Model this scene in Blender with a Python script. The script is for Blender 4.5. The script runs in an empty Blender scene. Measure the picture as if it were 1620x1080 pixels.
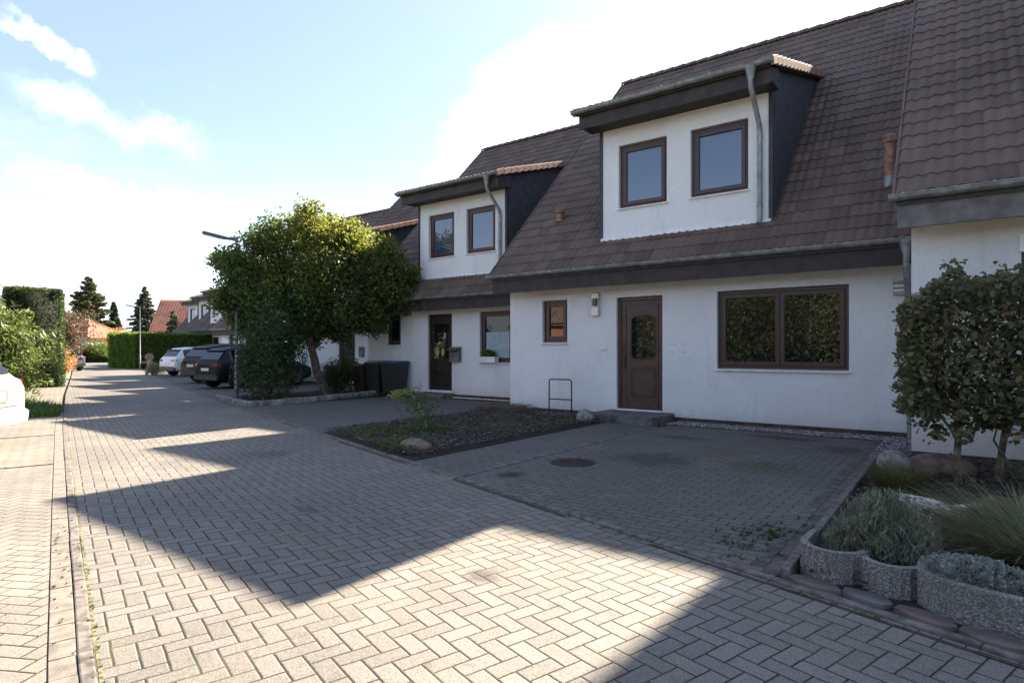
SUN_E, SKY_S, EXPO = 5.0, .05, 2.33
import bpy, math, random
import numpy as np
from mathutils import Vector, Matrix
R = math.radians
random.seed(7); RNG = np.random.default_rng(11)
sc = bpy.context.scene
col = sc.collection
PI = math.pi

# ------------------------------------------------------------------ tagging
def tag(o, label=None, cat=None, group=None, kind=None):
    if label: o['label'] = label
    if cat: o['category'] = cat
    if group: o['group'] = group
    if kind: o['kind'] = kind
    return o
def empty(name, loc, rz=0, label=None, cat=None, group=None):
    o = bpy.data.objects.new(name, None); col.objects.link(o)
    o.empty_display_size = .2
    o.location = loc; o.rotation_euler = (0, 0, rz)
    return tag(o, label, cat, group)
def copy_tree(o, parent=None):
    c = o.copy(); col.objects.link(c)
    for k in ('label', 'category', 'group'):
        if parent is None and k in c.keys(): del c[k]
    c.parent = parent
    for ch in [x for x in bpy.data.objects if x.parent == o]:
        copy_tree(ch, c)
    return c

# ------------------------------------------------------------------ mesh builder
class MB:
    def __init__(s): s.v = []; s.f = []; s.m = []; s.r = []
    def face(s, pts, m=0, r=None):
        n = len(s.v); s.v += [tuple(p) for p in pts]; s.f.append(tuple(range(n, n+len(pts)))); s.m.append(m)
        s.r.append(random.random() if r is None else r)
    def raw(s, vs, fs, m=0, r=None):
        n = len(s.v); s.v += [tuple(p) for p in vs]
        rr = random.random() if r is None else r
        for f in fs: s.f.append(tuple(i+n for i in f)); s.m.append(m); s.r.append(rr)
        return s
    def box(s, x0, x1, y0, y1, z0, z1, m=0, r=None):
        vs = [(x, y, z) for z in (z0, z1) for y in (y0, y1) for x in (x0, x1)]
        return s.raw(vs, [(0,2,3,1),(4,5,7,6),(0,1,5,4),(2,6,7,3),(0,4,6,2),(1,3,7,5)], m, r)
    def obox(s, c, d, M=None, m=0, r=None):
        hx, hy, hz = d[0]/2, d[1]/2, d[2]/2
        M = M or Matrix.Identity(3); c = Vector(c)
        vs = [c + M @ Vector((x, y, z)) for z in (-hz, hz) for y in (-hy, hy) for x in (-hx, hx)]
        return s.raw(vs, [(0,2,3,1),(4,5,7,6),(0,1,5,4),(2,6,7,3),(0,4,6,2),(1,3,7,5)], m, r)
    def prism(s, poly, ax, a0, a1, m=0, r=None):
        # poly in the two other axes; ax 0: (y,z) along x ; 1: (x,z) along y ; 2: (x,y) along z
        def P(p, a): return (a, p[0], p[1]) if ax == 0 else ((p[0], a, p[1]) if ax == 1 else (p[0], p[1], a))
        n = len(poly)
        vs = [P(p, a0) for p in poly] + [P(p, a1) for p in poly]
        fs = [tuple(range(n-1, -1, -1)), tuple(range(n, 2*n))] + [(i, (i+1) % n, n+(i+1) % n, n+i) for i in range(n)]
        return s.raw(vs, fs, m, r)
    def tube(s, pts, rad, seg=8, m=0, caps=True, r=None, a0=0, arc=2*PI):
        pts = [Vector(p) for p in pts]; n = len(pts)
        if not hasattr(rad, '__len__'): rad = [rad]*n
        vs = []; closed = arc > 6.28
        k = seg if closed else seg+1
        ref = None
        for i, p in enumerate(pts):
            t = (pts[min(i+1, n-1)] - pts[max(i-1, 0)]).normalized()
            if ref is None:
                ref = Vector((0, 0, 1)) if abs(t.z) < .9 else Vector((1, 0, 0))
            u = (ref - t*ref.dot(t)).normalized(); w = t.cross(u); ref = u
            for j in range(k):
                a = a0 + arc*j/seg
                vs.append(p + (u*math.cos(a) + w*math.sin(a))*rad[i])
        fs = []
        for i in range(n-1):
            for j in range(seg):
                j2 = (j+1) % k if closed else j+1
                fs.append((i*k+j, i*k+j2, (i+1)*k+j2, (i+1)*k+j))
        if caps and closed:
            fs.append(tuple(range(k-1, -1, -1))); fs.append(tuple((n-1)*k+j for j in range(k)))
        return s.raw(vs, fs, m, r)
    def cyl(s, p0, p1, r0, r1=None, seg=16, m=0): return s.tube([p0, p1], [r0, r0 if r1 is None else r1], seg, m)
    def ell(s, c, r, seg=12, rings=8, m=0, noise=0, rr=None):
        c = Vector(c); vs = []; fs = []
        ph = random.random()*9
        for i in range(rings+1):
            th = PI*i/rings
            for j in range(seg):
                a = 2*PI*j/seg
                d = Vector((math.sin(th)*math.cos(a), math.sin(th)*math.sin(a), math.cos(th)))
                k = 1 + noise*(math.sin(3*d.x+ph)+math.sin(4*d.y+2*ph)+math.sin(5*d.z+ph*3)+.6*math.sin(9*d.x+7*d.y+ph))/3
                vs.append(c + Vector((d.x*r[0], d.y*r[1], d.z*r[2]))*k)
        for i in range(rings):
            for j in range(seg):
                fs.append((i*seg+j, (i+1)*seg+j, (i+1)*seg+(j+1) % seg, i*seg+(j+1) % seg))
        return s.raw(vs, fs, m, rr)
    def build(s, name, mats, parent=None, smooth=False, bevel=0, seg=2, angle=None, loc=None):
        me = bpy.data.meshes.new(name); me.from_pydata(s.v, [], s.f)
        if not isinstance(mats, (list, tuple)): mats = [mats]
        for m in mats: me.materials.append(m)
        me.polygons.foreach_set('material_index', s.m)
        at = me.attributes.new('rnd', 'FLOAT', 'FACE'); at.data.foreach_set('value', s.r)
        if smooth: me.polygons.foreach_set('use_smooth', [True]*len(s.f))
        me.validate(); me.update()
        o = bpy.data.objects.new(name, me); col.objects.link(o)
        if parent: o.parent = parent
        if loc: o.location = loc
        if bevel:
            b = o.modifiers.new('b', 'BEVEL'); b.width = bevel; b.segments = seg; b.limit_method = 'ANGLE'; b.angle_limit = R(40)
        if angle:
            try:
                me.set_sharp_from_angle(angle=R(angle))
            except Exception: pass
        return o

def recenter(o, p):
    """move a mesh object's origin to p without moving the geometry"""
    p = Vector(p); o.data.transform(Matrix.Translation(-p)); o.location = p; return o

# ------------------------------------------------------------------ materials
class NT:
    def __init__(s, name):
        s.m = bpy.data.materials.new(name); s.m.use_nodes = True
        s.nt = s.m.node_tree; s.nt.nodes.clear()
        s.out = s.nt.nodes.new('ShaderNodeOutputMaterial')
    def n(s, t, **kw):
        nd = s.nt.nodes.new('ShaderNode'+t)
        for k, v in kw.items():
            if k.startswith('i_'):
                key = k[2:]; key = int(key) if key.isdigit() else key.replace('_', ' ')
                s.set(nd.inputs[key], v)
            else: setattr(nd, k, v)
        return nd
    def set(s, inp, v):
        if isinstance(v, bpy.types.NodeSocket): s.nt.links.new(v, inp)
        elif isinstance(v, bpy.types.Node): s.nt.links.new(v.outputs[0], inp)
        else:
            if hasattr(inp.default_value, '__len__') and not hasattr(v, '__len__'): v = [v]*len(inp.default_value)
            if hasattr(v, '__len__') and len(v) == 3 and len(inp.default_value) == 4: v = (*v, 1)
            inp.default_value = v
    def M(s, op, a, b=None, c=None):
        nd = s.nt.nodes.new('ShaderNodeMath'); nd.operation = op
        s.set(nd.inputs[0], a)
        if b is not None: s.set(nd.inputs[1], b)
        if c is not None: s.set(nd.inputs[2], c)
        return nd.outputs[0]
    def mix(s, f, a, b, mode='MIX'):
        nd = s.nt.nodes.new('ShaderNodeMix'); nd.data_type = 'RGBA'; nd.blend_type = mode
        s.set(nd.inputs[0], f); s.set(nd.inputs[6], a); s.set(nd.inputs[7], b)
        return nd.outputs[2]
    def ramp(s, f, a, b):       # smoothstep a..b -> 0..1
        nd = s.n('MapRange', interpolation_type='SMOOTHSTEP'); s.set(nd.inputs[0], f)
        nd.inputs[1].default_value = a; nd.inputs[2].default_value = b
        return nd.outputs[0]
    def noise(s, scale, vec=None, detail=4, rough=.55, col=False, **k):
        nd = s.n('TexNoise'); nd.inputs['Scale'].default_value = scale; nd.inputs['Detail'].default_value = detail
        nd.inputs['Roughness'].default_value = rough
        if vec is not None: s.set(nd.inputs['Vector'], vec)
        return nd.outputs[1] if col else nd.outputs[0]
    def obj(s): return s.n('TexCoord').outputs['Object']
    def pos(s): return s.n('NewGeometry').outputs['Position']
    def attr(s, name='rnd'):
        a = s.n('Attribute'); a.attribute_name = name; return a.outputs['Fac']
    def mapping(s, vec, scale=(1,1,1), rot=(0,0,0), loc=(0,0,0)):
        m = s.n('Mapping'); s.set(m.inputs[0], vec); m.inputs[1].default_value = loc; m.inputs[2].default_value = rot; m.inputs[3].default_value = scale
        return m.outputs[0]
    def bump(s, h, dist=.01, strength=1):
        b = s.n('Bump'); s.set(b.inputs['Height'], h); b.inputs['Distance'].default_value = dist; b.inputs['Strength'].default_value = strength
        return b.outputs[0]
    def pbsdf(s, color, rough=.7, metal=0, normal=None, ior=None, spec=None, coat=None, out=True):
        p = s.n('BsdfPrincipled'); s.set(p.inputs['Base Color'], color); s.set(p.inputs['Roughness'], rough)
        s.set(p.inputs['Metallic'], metal)
        if normal is not None: s.set(p.inputs['Normal'], normal)
        if ior: p.inputs['IOR'].default_value = ior
        if spec is not None: p.inputs['Specular IOR Level'].default_value = spec
        if coat: p.inputs['Coat Weight'].default_value = coat; p.inputs['Coat Roughness'].default_value = .05
        if out: s.nt.links.new(p.outputs[0], s.out.inputs[0])
        return p

def simple(name, c, rough=.6, metal=0, var=.12, vscale=6, bump=0, bscale=60, **k):
    t = NT(name); p = t.obj()
    n = t.noise(vscale, p, 5)
    c2 = tuple(x*(1-var*1.6) for x in c); c1 = tuple(min(1, x*(1+var)) for x in c)
    cc = t.mix(t.ramp(n, .3, .7), c2, c1)
    nm = t.bump(t.noise(bscale, p, 3), bump) if bump else None
    t.pbsdf(cc, rough, metal, nm, **k); return t.m

def leafmat(name, a, b, c=None, trans=.35, sc_=1.3, rough=.5):
    t = NT(name)
    r = t.attr(); n = t.noise(sc_, t.pos(), 3)
    f = t.M('ADD', t.M('MULTIPLY', r, .55), t.M('MULTIPLY', t.ramp(n, .35, .65), .45))
    cc = t.mix(f, a, b)
    if c: cc = t.mix(t.ramp(r, .86, .97), cc, c)
    p = t.pbsdf(cc, rough, out=False, spec=.35)
    tr = t.n('BsdfTranslucent'); t.set(tr.inputs[0], t.mix(.5, cc, (cc if False else tuple(min(1, x*1.7) for x in b))))
    mx = t.n('MixShader'); mx.inputs[0].default_value = trans
    t.nt.links.new(p.outputs[0], mx.inputs[1]); t.nt.links.new(tr.outputs[0], mx.inputs[2]); t.nt.links.new(mx.outputs[0], t.out.inputs[0])
    return t.m

def paving(name, kind, rot, ca, cb, unit=.1, stain=None, moss=.5, joint=(.026, .022, .017), line_w=.046):
    """procedural block paving; kind 'herring' | 'bond'"""
    t = NT(name); P = t.pos()
    wob = t.noise(3.0, P, 2, col=True)
    Pw = t.n('VectorMath', operation='MULTIPLY_ADD'); t.set(Pw.inputs[0], wob); Pw.inputs[1].default_value = (.012,)*3; t.set(Pw.inputs[2], P)
    q = t.mapping(Pw.outputs[0], (1/unit,)*3, (0, 0, rot))
    s = t.n('SeparateXYZ'); t.set(s.inputs[0], q); x, y = s.outputs[0], s.outputs[1]
    if kind == 'herring':
        i, j = t.M('FLOOR', x), t.M('FLOOR', y); fx, fy = t.M('SUBTRACT', x, i), t.M('SUBTRACT', y, j)
        k = t.M('FLOORED_MODULO', t.M('SUBTRACT', i, j), 4.0)
        k = t.M('ROUND', k)
        h = t.M('LESS_THAN', k, 1.5); nh = t.M('SUBTRACT', 1, h); k3 = t.M('SUBTRACT', 3, k)
        u = t.M('ADD', t.M('MULTIPLY', h, t.M('ADD', fx, k)), t.M('MULTIPLY', nh, t.M('ADD', fy, k3)))
        v = t.M('ADD', t.M('MULTIPLY', h, fy), t.M('MULTIPLY', nh, fx))
        ox = t.M('SUBTRACT', i, t.M('MULTIPLY', h, k)); oy = t.M('SUBTRACT', j, t.M('MULTIPLY', nh, k3))
    else:
        j = t.M('FLOOR', y); v = t.M('SUBTRACT', y, j)
        xx = t.M('ADD', t.M('MULTIPLY', x, .5), t.M('MULTIPLY', t.M('FLOORED_MODULO', j, 2.0), .5))
        i = t.M('FLOOR', xx); u = t.M('MULTIPLY', t.M('SUBTRACT', xx, i), 2)
        ox, oy = i, j
    e = t.M('MINIMUM', t.M('MINIMUM', u, t.M('SUBTRACT', 2, u)), t.M('MINIMUM', v, t.M('SUBTRACT', 1, v)))
    e = t.M('ADD', e, t.M('MULTIPLY', t.M('SUBTRACT', t.noise(60, P, 3, .7), .5), .07))
    cid = t.n('CombineXYZ'); t.set(cid.inputs[0], ox); t.set(cid.inputs[1], oy)
    wn = t.n('TexWhiteNoise', noise_dimensions='2D'); t.set(wn.inputs['Vector'], cid.outputs[0])
    wn2 = t.n('TexWhiteNoise', noise_dimensions='3D'); t.set(wn2.inputs['Vector'], cid.outputs[0])
    base = t.mix(wn.outputs[0], ca, cb)
    base = t.mix(t.M('MULTIPLY', t.ramp(wn2.outputs[0], .9, 1), .35), base, (.17, .12, .095))
    big = t.noise(.55, P, 4); base = t.mix(t.M('MULTIPLY', t.ramp(big, .42, .64), .45), base, tuple(x*.55 for x in ca))
    grit = t.noise(150, P, 4, .8)
    base = t.mix(t.M('MULTIPLY', t.ramp(grit, .45, .72), .75), base, t.mix(.3, base, (.66, .62, .56)))
    base = t.mix(t.M('MULTIPLY', t.ramp(t.noise(190, P, 3, .8), .53, .63), .55), base, (.07, .063, .055))
    vc = t.n('TexVoronoi', feature='F1'); vc.inputs['Scale'].default_value = 210; t.set(vc.inputs['Vector'], P)
    bwv = t.n('RGBToBW'); t.set(bwv.inputs[0], vc.outputs['Color'])
    base = t.mix(t.M('MULTIPLY', t.ramp(bwv.outputs[0], .2, .85), .42), t.mix(.28, base, (.02, .02, .02)), t.mix(.33, base, (.7, .66, .6)))
    spot = t.noise(7, P, 5, .65); base = t.mix(t.M('MULTIPLY', t.ramp(spot, .55, .75), .45), base, tuple(x*.45 for x in ca))
    if stain:
        for (sx, sy, sr, sl, cc) in stain:
            d = t.n('VectorMath', operation='DISTANCE'); mp = t.mapping(P, (1, sl, 0), (0,0,0), (0, 0, 0)); t.set(d.inputs[0], mp); d.inputs[1].default_value = (sx, sy*sl, 0)
            dd = t.M('ADD', d.outputs['Value'], t.M('MULTIPLY', t.M('SUBTRACT', t.noise(6, P, 4), .5), sr*1.4))
            base = t.mix(t.M('MULTIPLY', t.ramp(dd, sr, sr*.25), .8), base, cc)
    jm = t.ramp(t.noise(1.6, P, 4), .45, .62)
    jc = t.mix(t.M('MULTIPLY', jm, moss), joint, (.09, .105, .03))
    blk = t.ramp(e, line_w*.55, line_w*1.25)
    colr = t.mix(blk, jc, base)
    tilt = t.M('MULTIPLY', t.M('SUBTRACT', wn.outputs[0], .5), .22)
    hgt = t.M('ADD', t.M('ADD', t.ramp(e, .01, .11), t.M('MULTIPLY', grit, .35)), t.M('MULTIPLY', tilt, blk))
    t.pbsdf(colr, t.mix(blk, (1, 1, 1), (.78, .78, .78)), 0, t.bump(hgt, .0032), spec=.28)
    return t.m

MAT = {}
SR = R(16.6)
MAT['street'] = paving('street_pavers', 'herring', SR, (.145, .130, .112), (.215, .193, .165), unit=.1, moss=.6, stain=[(-2.4, 2.9, .16, 1, (.07, .06, .05)), (-4.6, 3.2, .25, 3, (.10, .09, .075)), (-7.5, 4.6, .5, 1, (.11, .10, .085)), (-1.6, 1.6, .12, 1, (.08, .065, .05)), (-10.5, 5.4, .6, 2, (.11, .1, .088))])
MAT['lot'] = paving('parking_pavers', 'herring', SR+R(45), (.20, .178, .148), (.265, .235, .195), unit=.1, moss=.6,
    stain=[(-6.9, 1.2, .22, 1, (.16, .10, .05)), (-8.3, 1.0, .25, 1, (.2, .15, .1))])
MAT['drive'] = paving('driveway_pavers', 'bond', 0, (.072, .063, .054), (.12, .106, .091), unit=.1, moss=.5, joint=(.016,.014,.012),
    stain=[(-4.05, 5.45, .26, 1, (.015, .013, .012)), (-2.2, 10.3, .8, 3, (.05, .035, .025)), (-1.9, 7.6, .55, 1, (.075, .075, .045)), (-2.6, 8.4, .5, 1, (.12, .105, .065)), (-1.3, 9.6, .5, 1, (.055, .05, .05)), (-3.2, 7.3, .7, 1, (.05, .046, .043)), (-3.6, 9.4, .6, 2, (.055, .05, .045))])
MAT['strip'] = paving('border_pavers', 'bond', SR, (.16, .15, .13), (.22, .205, .18), unit=.105, moss=.6)
MAT['kerb'] = simple('kerb_concrete', (.15, .135, .118), .9, var=.35, vscale=14, bump=.004, bscale=180)
MAT['step'] = simple('doorstep_stone', (.12, .115, .11), .85, var=.35, vscale=5, bump=.004, bscale=150)

def stucco():
    t = NT('white_stucco'); p = t.pos()
    big = t.noise(.9, p, 5); c = t.mix(t.ramp(big, .3, .75), (.79, .79, .78), (.87, .875, .88))
    st = t.noise(2.2, t.mapping(p, (1, 1, .22)), 5, .65); c = t.mix(t.M('MULTIPLY', t.ramp(st, .52, .74), .35), c, (.56, .53, .48))
    g = t.noise(75, p, 4, .7); c = t.mix(t.M('MULTIPLY', t.ramp(g, .6, .4), .35), c, (.5, .48, .45))
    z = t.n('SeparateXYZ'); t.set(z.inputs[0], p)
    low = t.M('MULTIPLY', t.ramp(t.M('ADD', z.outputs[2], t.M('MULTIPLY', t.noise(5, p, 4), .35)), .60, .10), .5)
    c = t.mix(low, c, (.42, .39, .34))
    n2 = t.noise(28, p, 3)
    c = t.mix(t.M('MULTIPLY', t.ramp(t.noise(130, p, 3, .8), .52, .64), .38), c, (.40, .40, .41))
    t.pbsdf(c, .92, 0, t.bump(t.M('ADD', g, t.M('MULTIPLY', n2, .6)), .011), spec=.2); return t.m
MAT['stucco'] = stucco()
MAT['plinth'] = simple('brown_plinth', (.085, .06, .05), .85, var=.25, bump=.003, bscale=120)
MAT['brown'] = simple('brown_frame', (.055, .024, .018), .38, var=.15, vscale=10)
MAT['door'] = simple('brown_door', (.06, .029, .021), .4, var=.2, vscale=9)
MAT['fascia'] = simple('dark_brown_boards', (.032, .023, .021), .65, var=.3, vscale=4)
MAT['fascia_grey'] = simple('weathered_grey_boards', (.14, .13, .125), .7, var=.25, vscale=4)
def zinc_m():
    t = NT('zinc'); p = t.obj()
    n = t.noise(7, p, 5, .65); c = t.mix(t.ramp(n, .3, .75), (.17, .185, .18), (.36, .37, .36))
    t.pbsdf(c, .52, .55, t.bump(t.noise(30, p, 2), .002)); return t.m
MAT['zinc'] = zinc_m()
MAT['white'] = simple('white_sill', (.78, .78, .76), .5, var=.08)
MAT['black'] = simple('black_metal', (.018, .018, .02), .4, var=.2)
MAT['rubber'] = simple('tyre_rubber', (.015, .015, .016), .8, var=.2)
MAT['steel'] = simple('brushed_steel', (.6, .58, .53), .5, .6, var=.1, vscale=20)
MAT['galv'] = simple('galvanised_pole', (.17, .18, .19), .5, .5, var=.15)
MAT['terra'] = simple('terracotta', (.27, .145, .105), .75, var=.3, vscale=10, bump=.002)
MAT['slate'] = simple('dark_slate', (.03, .032, .038), .6, var=.3, vscale=7)
MAT['dark_in'] = simple('dark_room', (.012, .011, .01), .9)
MAT['bark'] = simple('bark', (.15, .115, .08), .9, var=.4, vscale=12, bump=.012, bscale=35)
MAT['bark_dk'] = simple('dark_bark', (.085, .065, .05), .9, var=.4, vscale=12, bump=.01, bscale=40)
MAT['soil'] = simple('soil', (.04, .03, .024), .95, var=.5, vscale=9, bump=.02, bscale=45)
MAT['iron'] = simple('cast_iron', (.06, .045, .038), .7, .4, var=.3, vscale=20)
def glass_m(name, tint, ior, tfac=0):
    t = NT(name); p = t.obj()
    n = t.noise(1.2, p, 2)
    b = t.bump(n, .02, .05)
    t.pbsdf(tint, .015, 0, b, ior=ior); return t.m
MAT['glass'] = glass_m('window_glass', (.010, .011, .011), 1.85)
MAT['glass_sky'] = glass_m('sky_tinted_glass', (.02, .05, .105), 2.1)  # blue base colour paints in the sky mirrored by the dormer panes
MAT['carglass'] = glass_m('car_glass', (.010, .012, .015), 1.5)
def tile_m(name, a, b, moss=.4):
    t = NT(name); r = t.attr(); p = t.pos()
    c = t.mix(r, a, b)
    n = t.noise(.8, p, 5, .6); c = t.mix(t.M('MULTIPLY', t.ramp(n, .45, .7), .45), c, tuple(x*.5 for x in a))
    n2 = t.noise(9, p, 4); c = t.mix(t.M('MULTIPLY', t.ramp(n2, .52, .75), moss), c, (.105, .10, .05))
    n4 = t.noise(1.3, t.mapping(p, (1, .5, .5), (0, 0, 0), (4, 2, 1)), 4, .6); c = t.mix(t.M('MULTIPLY', t.ramp(n4, .55, .75), .2), c, (.22, .2, .175))
    n3 = t.noise(60, p, 3); c = t.mix(t.M('MULTIPLY', t.ramp(n3, .6, .7), .35), c, (.26, .25, .21))
    t.pbsdf(c, .78, 0, t.bump(t.noise(45, p, 4), .003), spec=.35); return t.m
MAT['tile'] = tile_m('roof_tile', (.098, .066, .053), (.148, .102, .082), .55)
MAT['tile_or'] = tile_m('orange_roof_tile', (.36, .15, .09), (.50, .22, .14), .15)
MAT['verge'] = tile_m('verge_tile', (.26, .13, .09), (.36, .20, .15), .15)

def leaf_obj(name, P, size, mats, parent=None, up=0.0, aspect=.42, bias=None, core=None, sizevar=.35, loc=(0,0,0), fold=.12):
    P = np.asarray(P, float); n = len(P)
    d = RNG.normal(size=(n, 3)); d /= np.linalg.norm(d, axis=1)[:, None]
    if bias is not None: d = d + np.asarray(bias)*1.0
    d[:, 2] += up; d /= np.linalg.norm(d, axis=1)[:, None]
    q = RNG.normal(size=(n, 3)); s = np.cross(d, q); s /= np.linalg.norm(s, axis=1)[:, None]
    nn = np.cross(d, s)
    L = size*(1 + RNG.uniform(-sizevar, sizevar, n))[:, None]; W = L*aspect*.5
    v = np.empty((n, 4, 3)); v[:, 0] = P - d*L*.5
    v[:, 1] = P + s*W + nn*L*fold; v[:, 2] = P + d*L*.5; v[:, 3] = P - s*W + nn*L*fold
    V = v.reshape(-1, 3); F = np.arange(4*n)
    rn = RNG.random(n); mi = np.zeros(n, int)
    cv = np.array(core.v) if core else np.zeros((0, 3))
    cf = [tuple(i+4*n for i in f) for f in core.f] if core else []
    me = bpy.data.meshes.new(name)
    me.vertices.add(len(V)+len(cv)); me.vertices.foreach_set('co', np.vstack([V, cv]).ravel())
    lt = np.concatenate([F, np.array([i for f in cf for i in f], int)]) if cf else F
    me.loops.add(len(lt)); me.loops.foreach_set('vertex_index', lt.astype(np.int32))
    tot = np.concatenate([np.full(n, 4), np.array([len(f) for f in cf], int)]) if cf else np.full(n, 4)
    st = np.concatenate([[0], np.cumsum(tot)[:-1]])
    me.polygons.add(len(tot)); me.polygons.foreach_set('loop_start', st.astype(np.int32)); me.polygons.foreach_set('loop_total', tot.astype(np.int32))
    if not isinstance(mats, (list, tuple)): mats = [mats]
    for m in mats: me.materials.append(m)
    me.polygons.foreach_set('material_index', np.concatenate([mi, np.full(len(cf), min(1, len(mats)-1))]).astype(np.int32))
    me.update(calc_edges=True)
    at = me.attributes.new('rnd', 'FLOAT', 'FACE'); at.data.foreach_set('value', np.concatenate([rn, np.full(len(cf), .2)]))
    o = bpy.data.objects.new(name, me); col.objects.link(o)
    if parent: o.parent = parent
    o.location = loc
    return o

def blob(n, c, r, shell=.55, lump=.18):
    d = RNG.normal(size=(n, 3)); d /= np.linalg.norm(d, axis=1)[:, None]
    ph = RNG.uniform(0, 6, 6)
    k = 1 + lump*(np.sin(4*d[:, 0]+ph[0])*np.sin(5*d[:, 1]+ph[1]) + np.sin(6*d[:, 2]+ph[2])*np.sin(7*d[:, 0]+ph[3]) + .6*np.sin(11*d[:, 1]+ph[4])*np.sin(12*d[:, 2]+ph[5]))
    rad = 1 - shell*RNG.random(n)**1.6
    return np.asarray(c) + d*np.asarray(r)*(k*rad)[:, None]

def box_pts(n, x0, x1, y0, y1, z0, z1, depth=.12, faces=(1, 1, 1, 1, 1)):
    """points near the surface of a box: faces x-,x+,y-,y+,z+"""
    A = [(y1-y0)*(z1-z0), (y1-y0)*(z1-z0), (x1-x0)*(z1-z0), (x1-x0)*(z1-z0), (x1-x0)*(y1-y0)]
    A = [a*f for a, f in zip(A, faces)]; S = sum(A); out = []
    for k, a in enumerate(A):
        m = int(n*a/S)
        if not m: continue
        u, v, w = RNG.random(m), RNG.random(m), (RNG.random(m)**1.5)*depth - depth*.25*RNG.random(m)
        X = x0+(x1-x0)*u; Y = y0+(y1-y0)*u; Z = z0+(z1-z0)*v
        lump = .04*np.sin(3.1*X+2*Z+k)*np.sin(2.3*Y+3*Z)+.03*np.sin(7*u*3+5*v)
        if k == 0: p = (x0+w+lump, Y, Z)
        elif k == 1: p = (x1-w+lump, Y, Z)
        elif k == 2: p = (X, y0+w+lump, Z)
        elif k == 3: p = (X, y1-w+lump, Z)
        else: p = (X, y0+(y1-y0)*v, z1-w+lump+.05*np.sin(2*X))
        out.append(np.stack(np.broadcast_arrays(*p), 1))
    return np.vstack(out)
# ================================================================== houses
BX, BY = -4.55, 11.45          # survey origin of the terrace house plan
def shift(o, p=(BX, BY, 0)):
    o.data.transform(Matrix.Translation((-p[0], -p[1], -p[2]))); return o
EY, EZ, RY, RZ = 10.85, 3.10, 17.70, 9.90
DR0 = (10.80, 6.33); DRS = math.tan(R(17.5))

def tiles(mb, x0, x1, y0, z0, y1, z1, tw=.30, tr=.34, jit=.004, amp=.03):
    L = math.hypot(y1-y0, z1-z0); cy, cz = (y1-y0)/L, (z1-z0)/L; ny, nz = -cz, cy
    nc = max(1, round((x1-x0)/tw)); tw = (x1-x0)/nc; nr = max(1, round(L/tr)); tr = L/nr
    K = 9
    prof = [amp*(.5-.5*math.cos(4*PI*k/(K-1)))*(1 if k < 5 else .8)-.002 for k in range(K)]
    for j in range(nr):
        for i in range(nc):
            t0, t1 = j*tr, min((j+1)*tr+.03, L)
            ja, jb = random.uniform(-jit, jit), random.uniform(-jit, jit)
            vs = []
            for (t, h) in ((t0, -.012), (t0, .020+ja), (t1, .0+jb*.3)):
                for k in range(K):
                    hh = h + (prof[k] if h > -.01 else prof[k]*.6)
                    x = x0 + (i + k/(K-1))*tw
                    vs.append((x, y0+cy*(t)+ny*hh, z0+cz*t+nz*hh))
            fs = []
            for r_ in range(2):
                for k in range(K-1): fs.append((r_*K+k, r_*K+k+1, (r_+1)*K+k+1, (r_+1)*K+k))
            rr = random.random()
            if random.random() < .03: rr = min(1, rr+.6)
            mb.raw(vs, fs, 0, rr)

def wall_panel(mb, x0, x1, z0, z1, y, holes, depth=.13):
    xs = sorted(set([x0, x1] + [h[0] for h in holes] + [h[1] for h in holes]))
    zs = sorted(set([z0, z1] + [h[2] for h in holes] + [h[3] for h in holes]))
    for a, b in zip(xs[:-1], xs[1:]):
        for c, d in zip(zs[:-1], zs[1:]):
            mx, mz = (a+b)/2, (c+d)/2
            if any(h[0] < mx < h[1] and h[2] < mz < h[3] for h in holes): continue
            mb.face([(a, y, c), (b, y, c), (b, y, d), (a, y, d)])
    for (a, b, c, d) in holes:
        e = y+depth+.06
        mb.face([(a, y, c), (a, e, c), (a, e, d), (a, y, d)]); mb.face([(b, y, c), (b, y, d), (b, e, d), (b, e, c)])
        mb.face([(a, y, d), (a, e, d), (b, e, d), (b, y, d)]); mb.face([(a, y, c), (b, y, c), (b, e, c), (a, e, c)])

def window(par, x0, x1, z0, z1, y, lights=1, glass='glass', sill=True, box=False, tilt=0, base=(BX, BY, 0), fr=.065):
    f = MB(); ya = y+.085; yb = y+.16
    f.box(x0, x0+fr, ya, yb, z0, z1); f.box(x1-fr, x1, ya, yb, z0, z1)
    f.box(x0+fr, x1-fr, ya, yb, z1-fr, z1); f.box(x0+fr, x1-fr, ya, yb, z0, z0+fr)
    W = (x1-x0-2*fr)/lights; panes = []
    for i in range(lights):
        a, b = x0+fr+i*W+.004, x0+fr+(i+1)*W-.004; c, d = z0+fr+.004, z1-fr-.004; s = .075; o = ya-.018
        f.box(a, a+s, o, yb-.01, c, d); f.box(b-s, b, o, yb-.01, c, d)
        f.box(a+s, b-s, o, yb-.01, d-s, d); f.box(a+s, b-s, o, yb-.01, c, c+s)
        panes.append((a+s, b-s, c+s, d-s))
    o = shift(f.build('window', MAT['brown'], par, bevel=.004), base)
    for (a, b, c, d) in panes:
        p = MB(); p.box(a-.005, b+.005, y+.105, y+.12, c-.005, d+.005)
        shift(p.build('pane', MAT[glass], o), base)
    # dark board coloured as the unlit room behind; closes the opening
    q = MB(); q.box(x0-.02, x1+.02, y+.165, y+.2, z0-.02, z1+.02); shift(q.build('dark_backing', MAT['dark_in'], o), base)
    if sill:
        s = MB(); s.prism([(y-.055, z0-.03), (y-.055, z0-.008), (y+.085, z0+.012), (y+.085, z0-.03)], 0, x0-.03, x1+.03)
        shift(s.build('sill', MAT['white'], o, bevel=.003), base)
    if box:
        s = MB(); s.box(x0-.02, x1+.02, y-.03, y+.12, z1+.005, z1+.22); shift(s.build('shutter_box', MAT['white'], o, bevel=.01), base)
    return o

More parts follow.
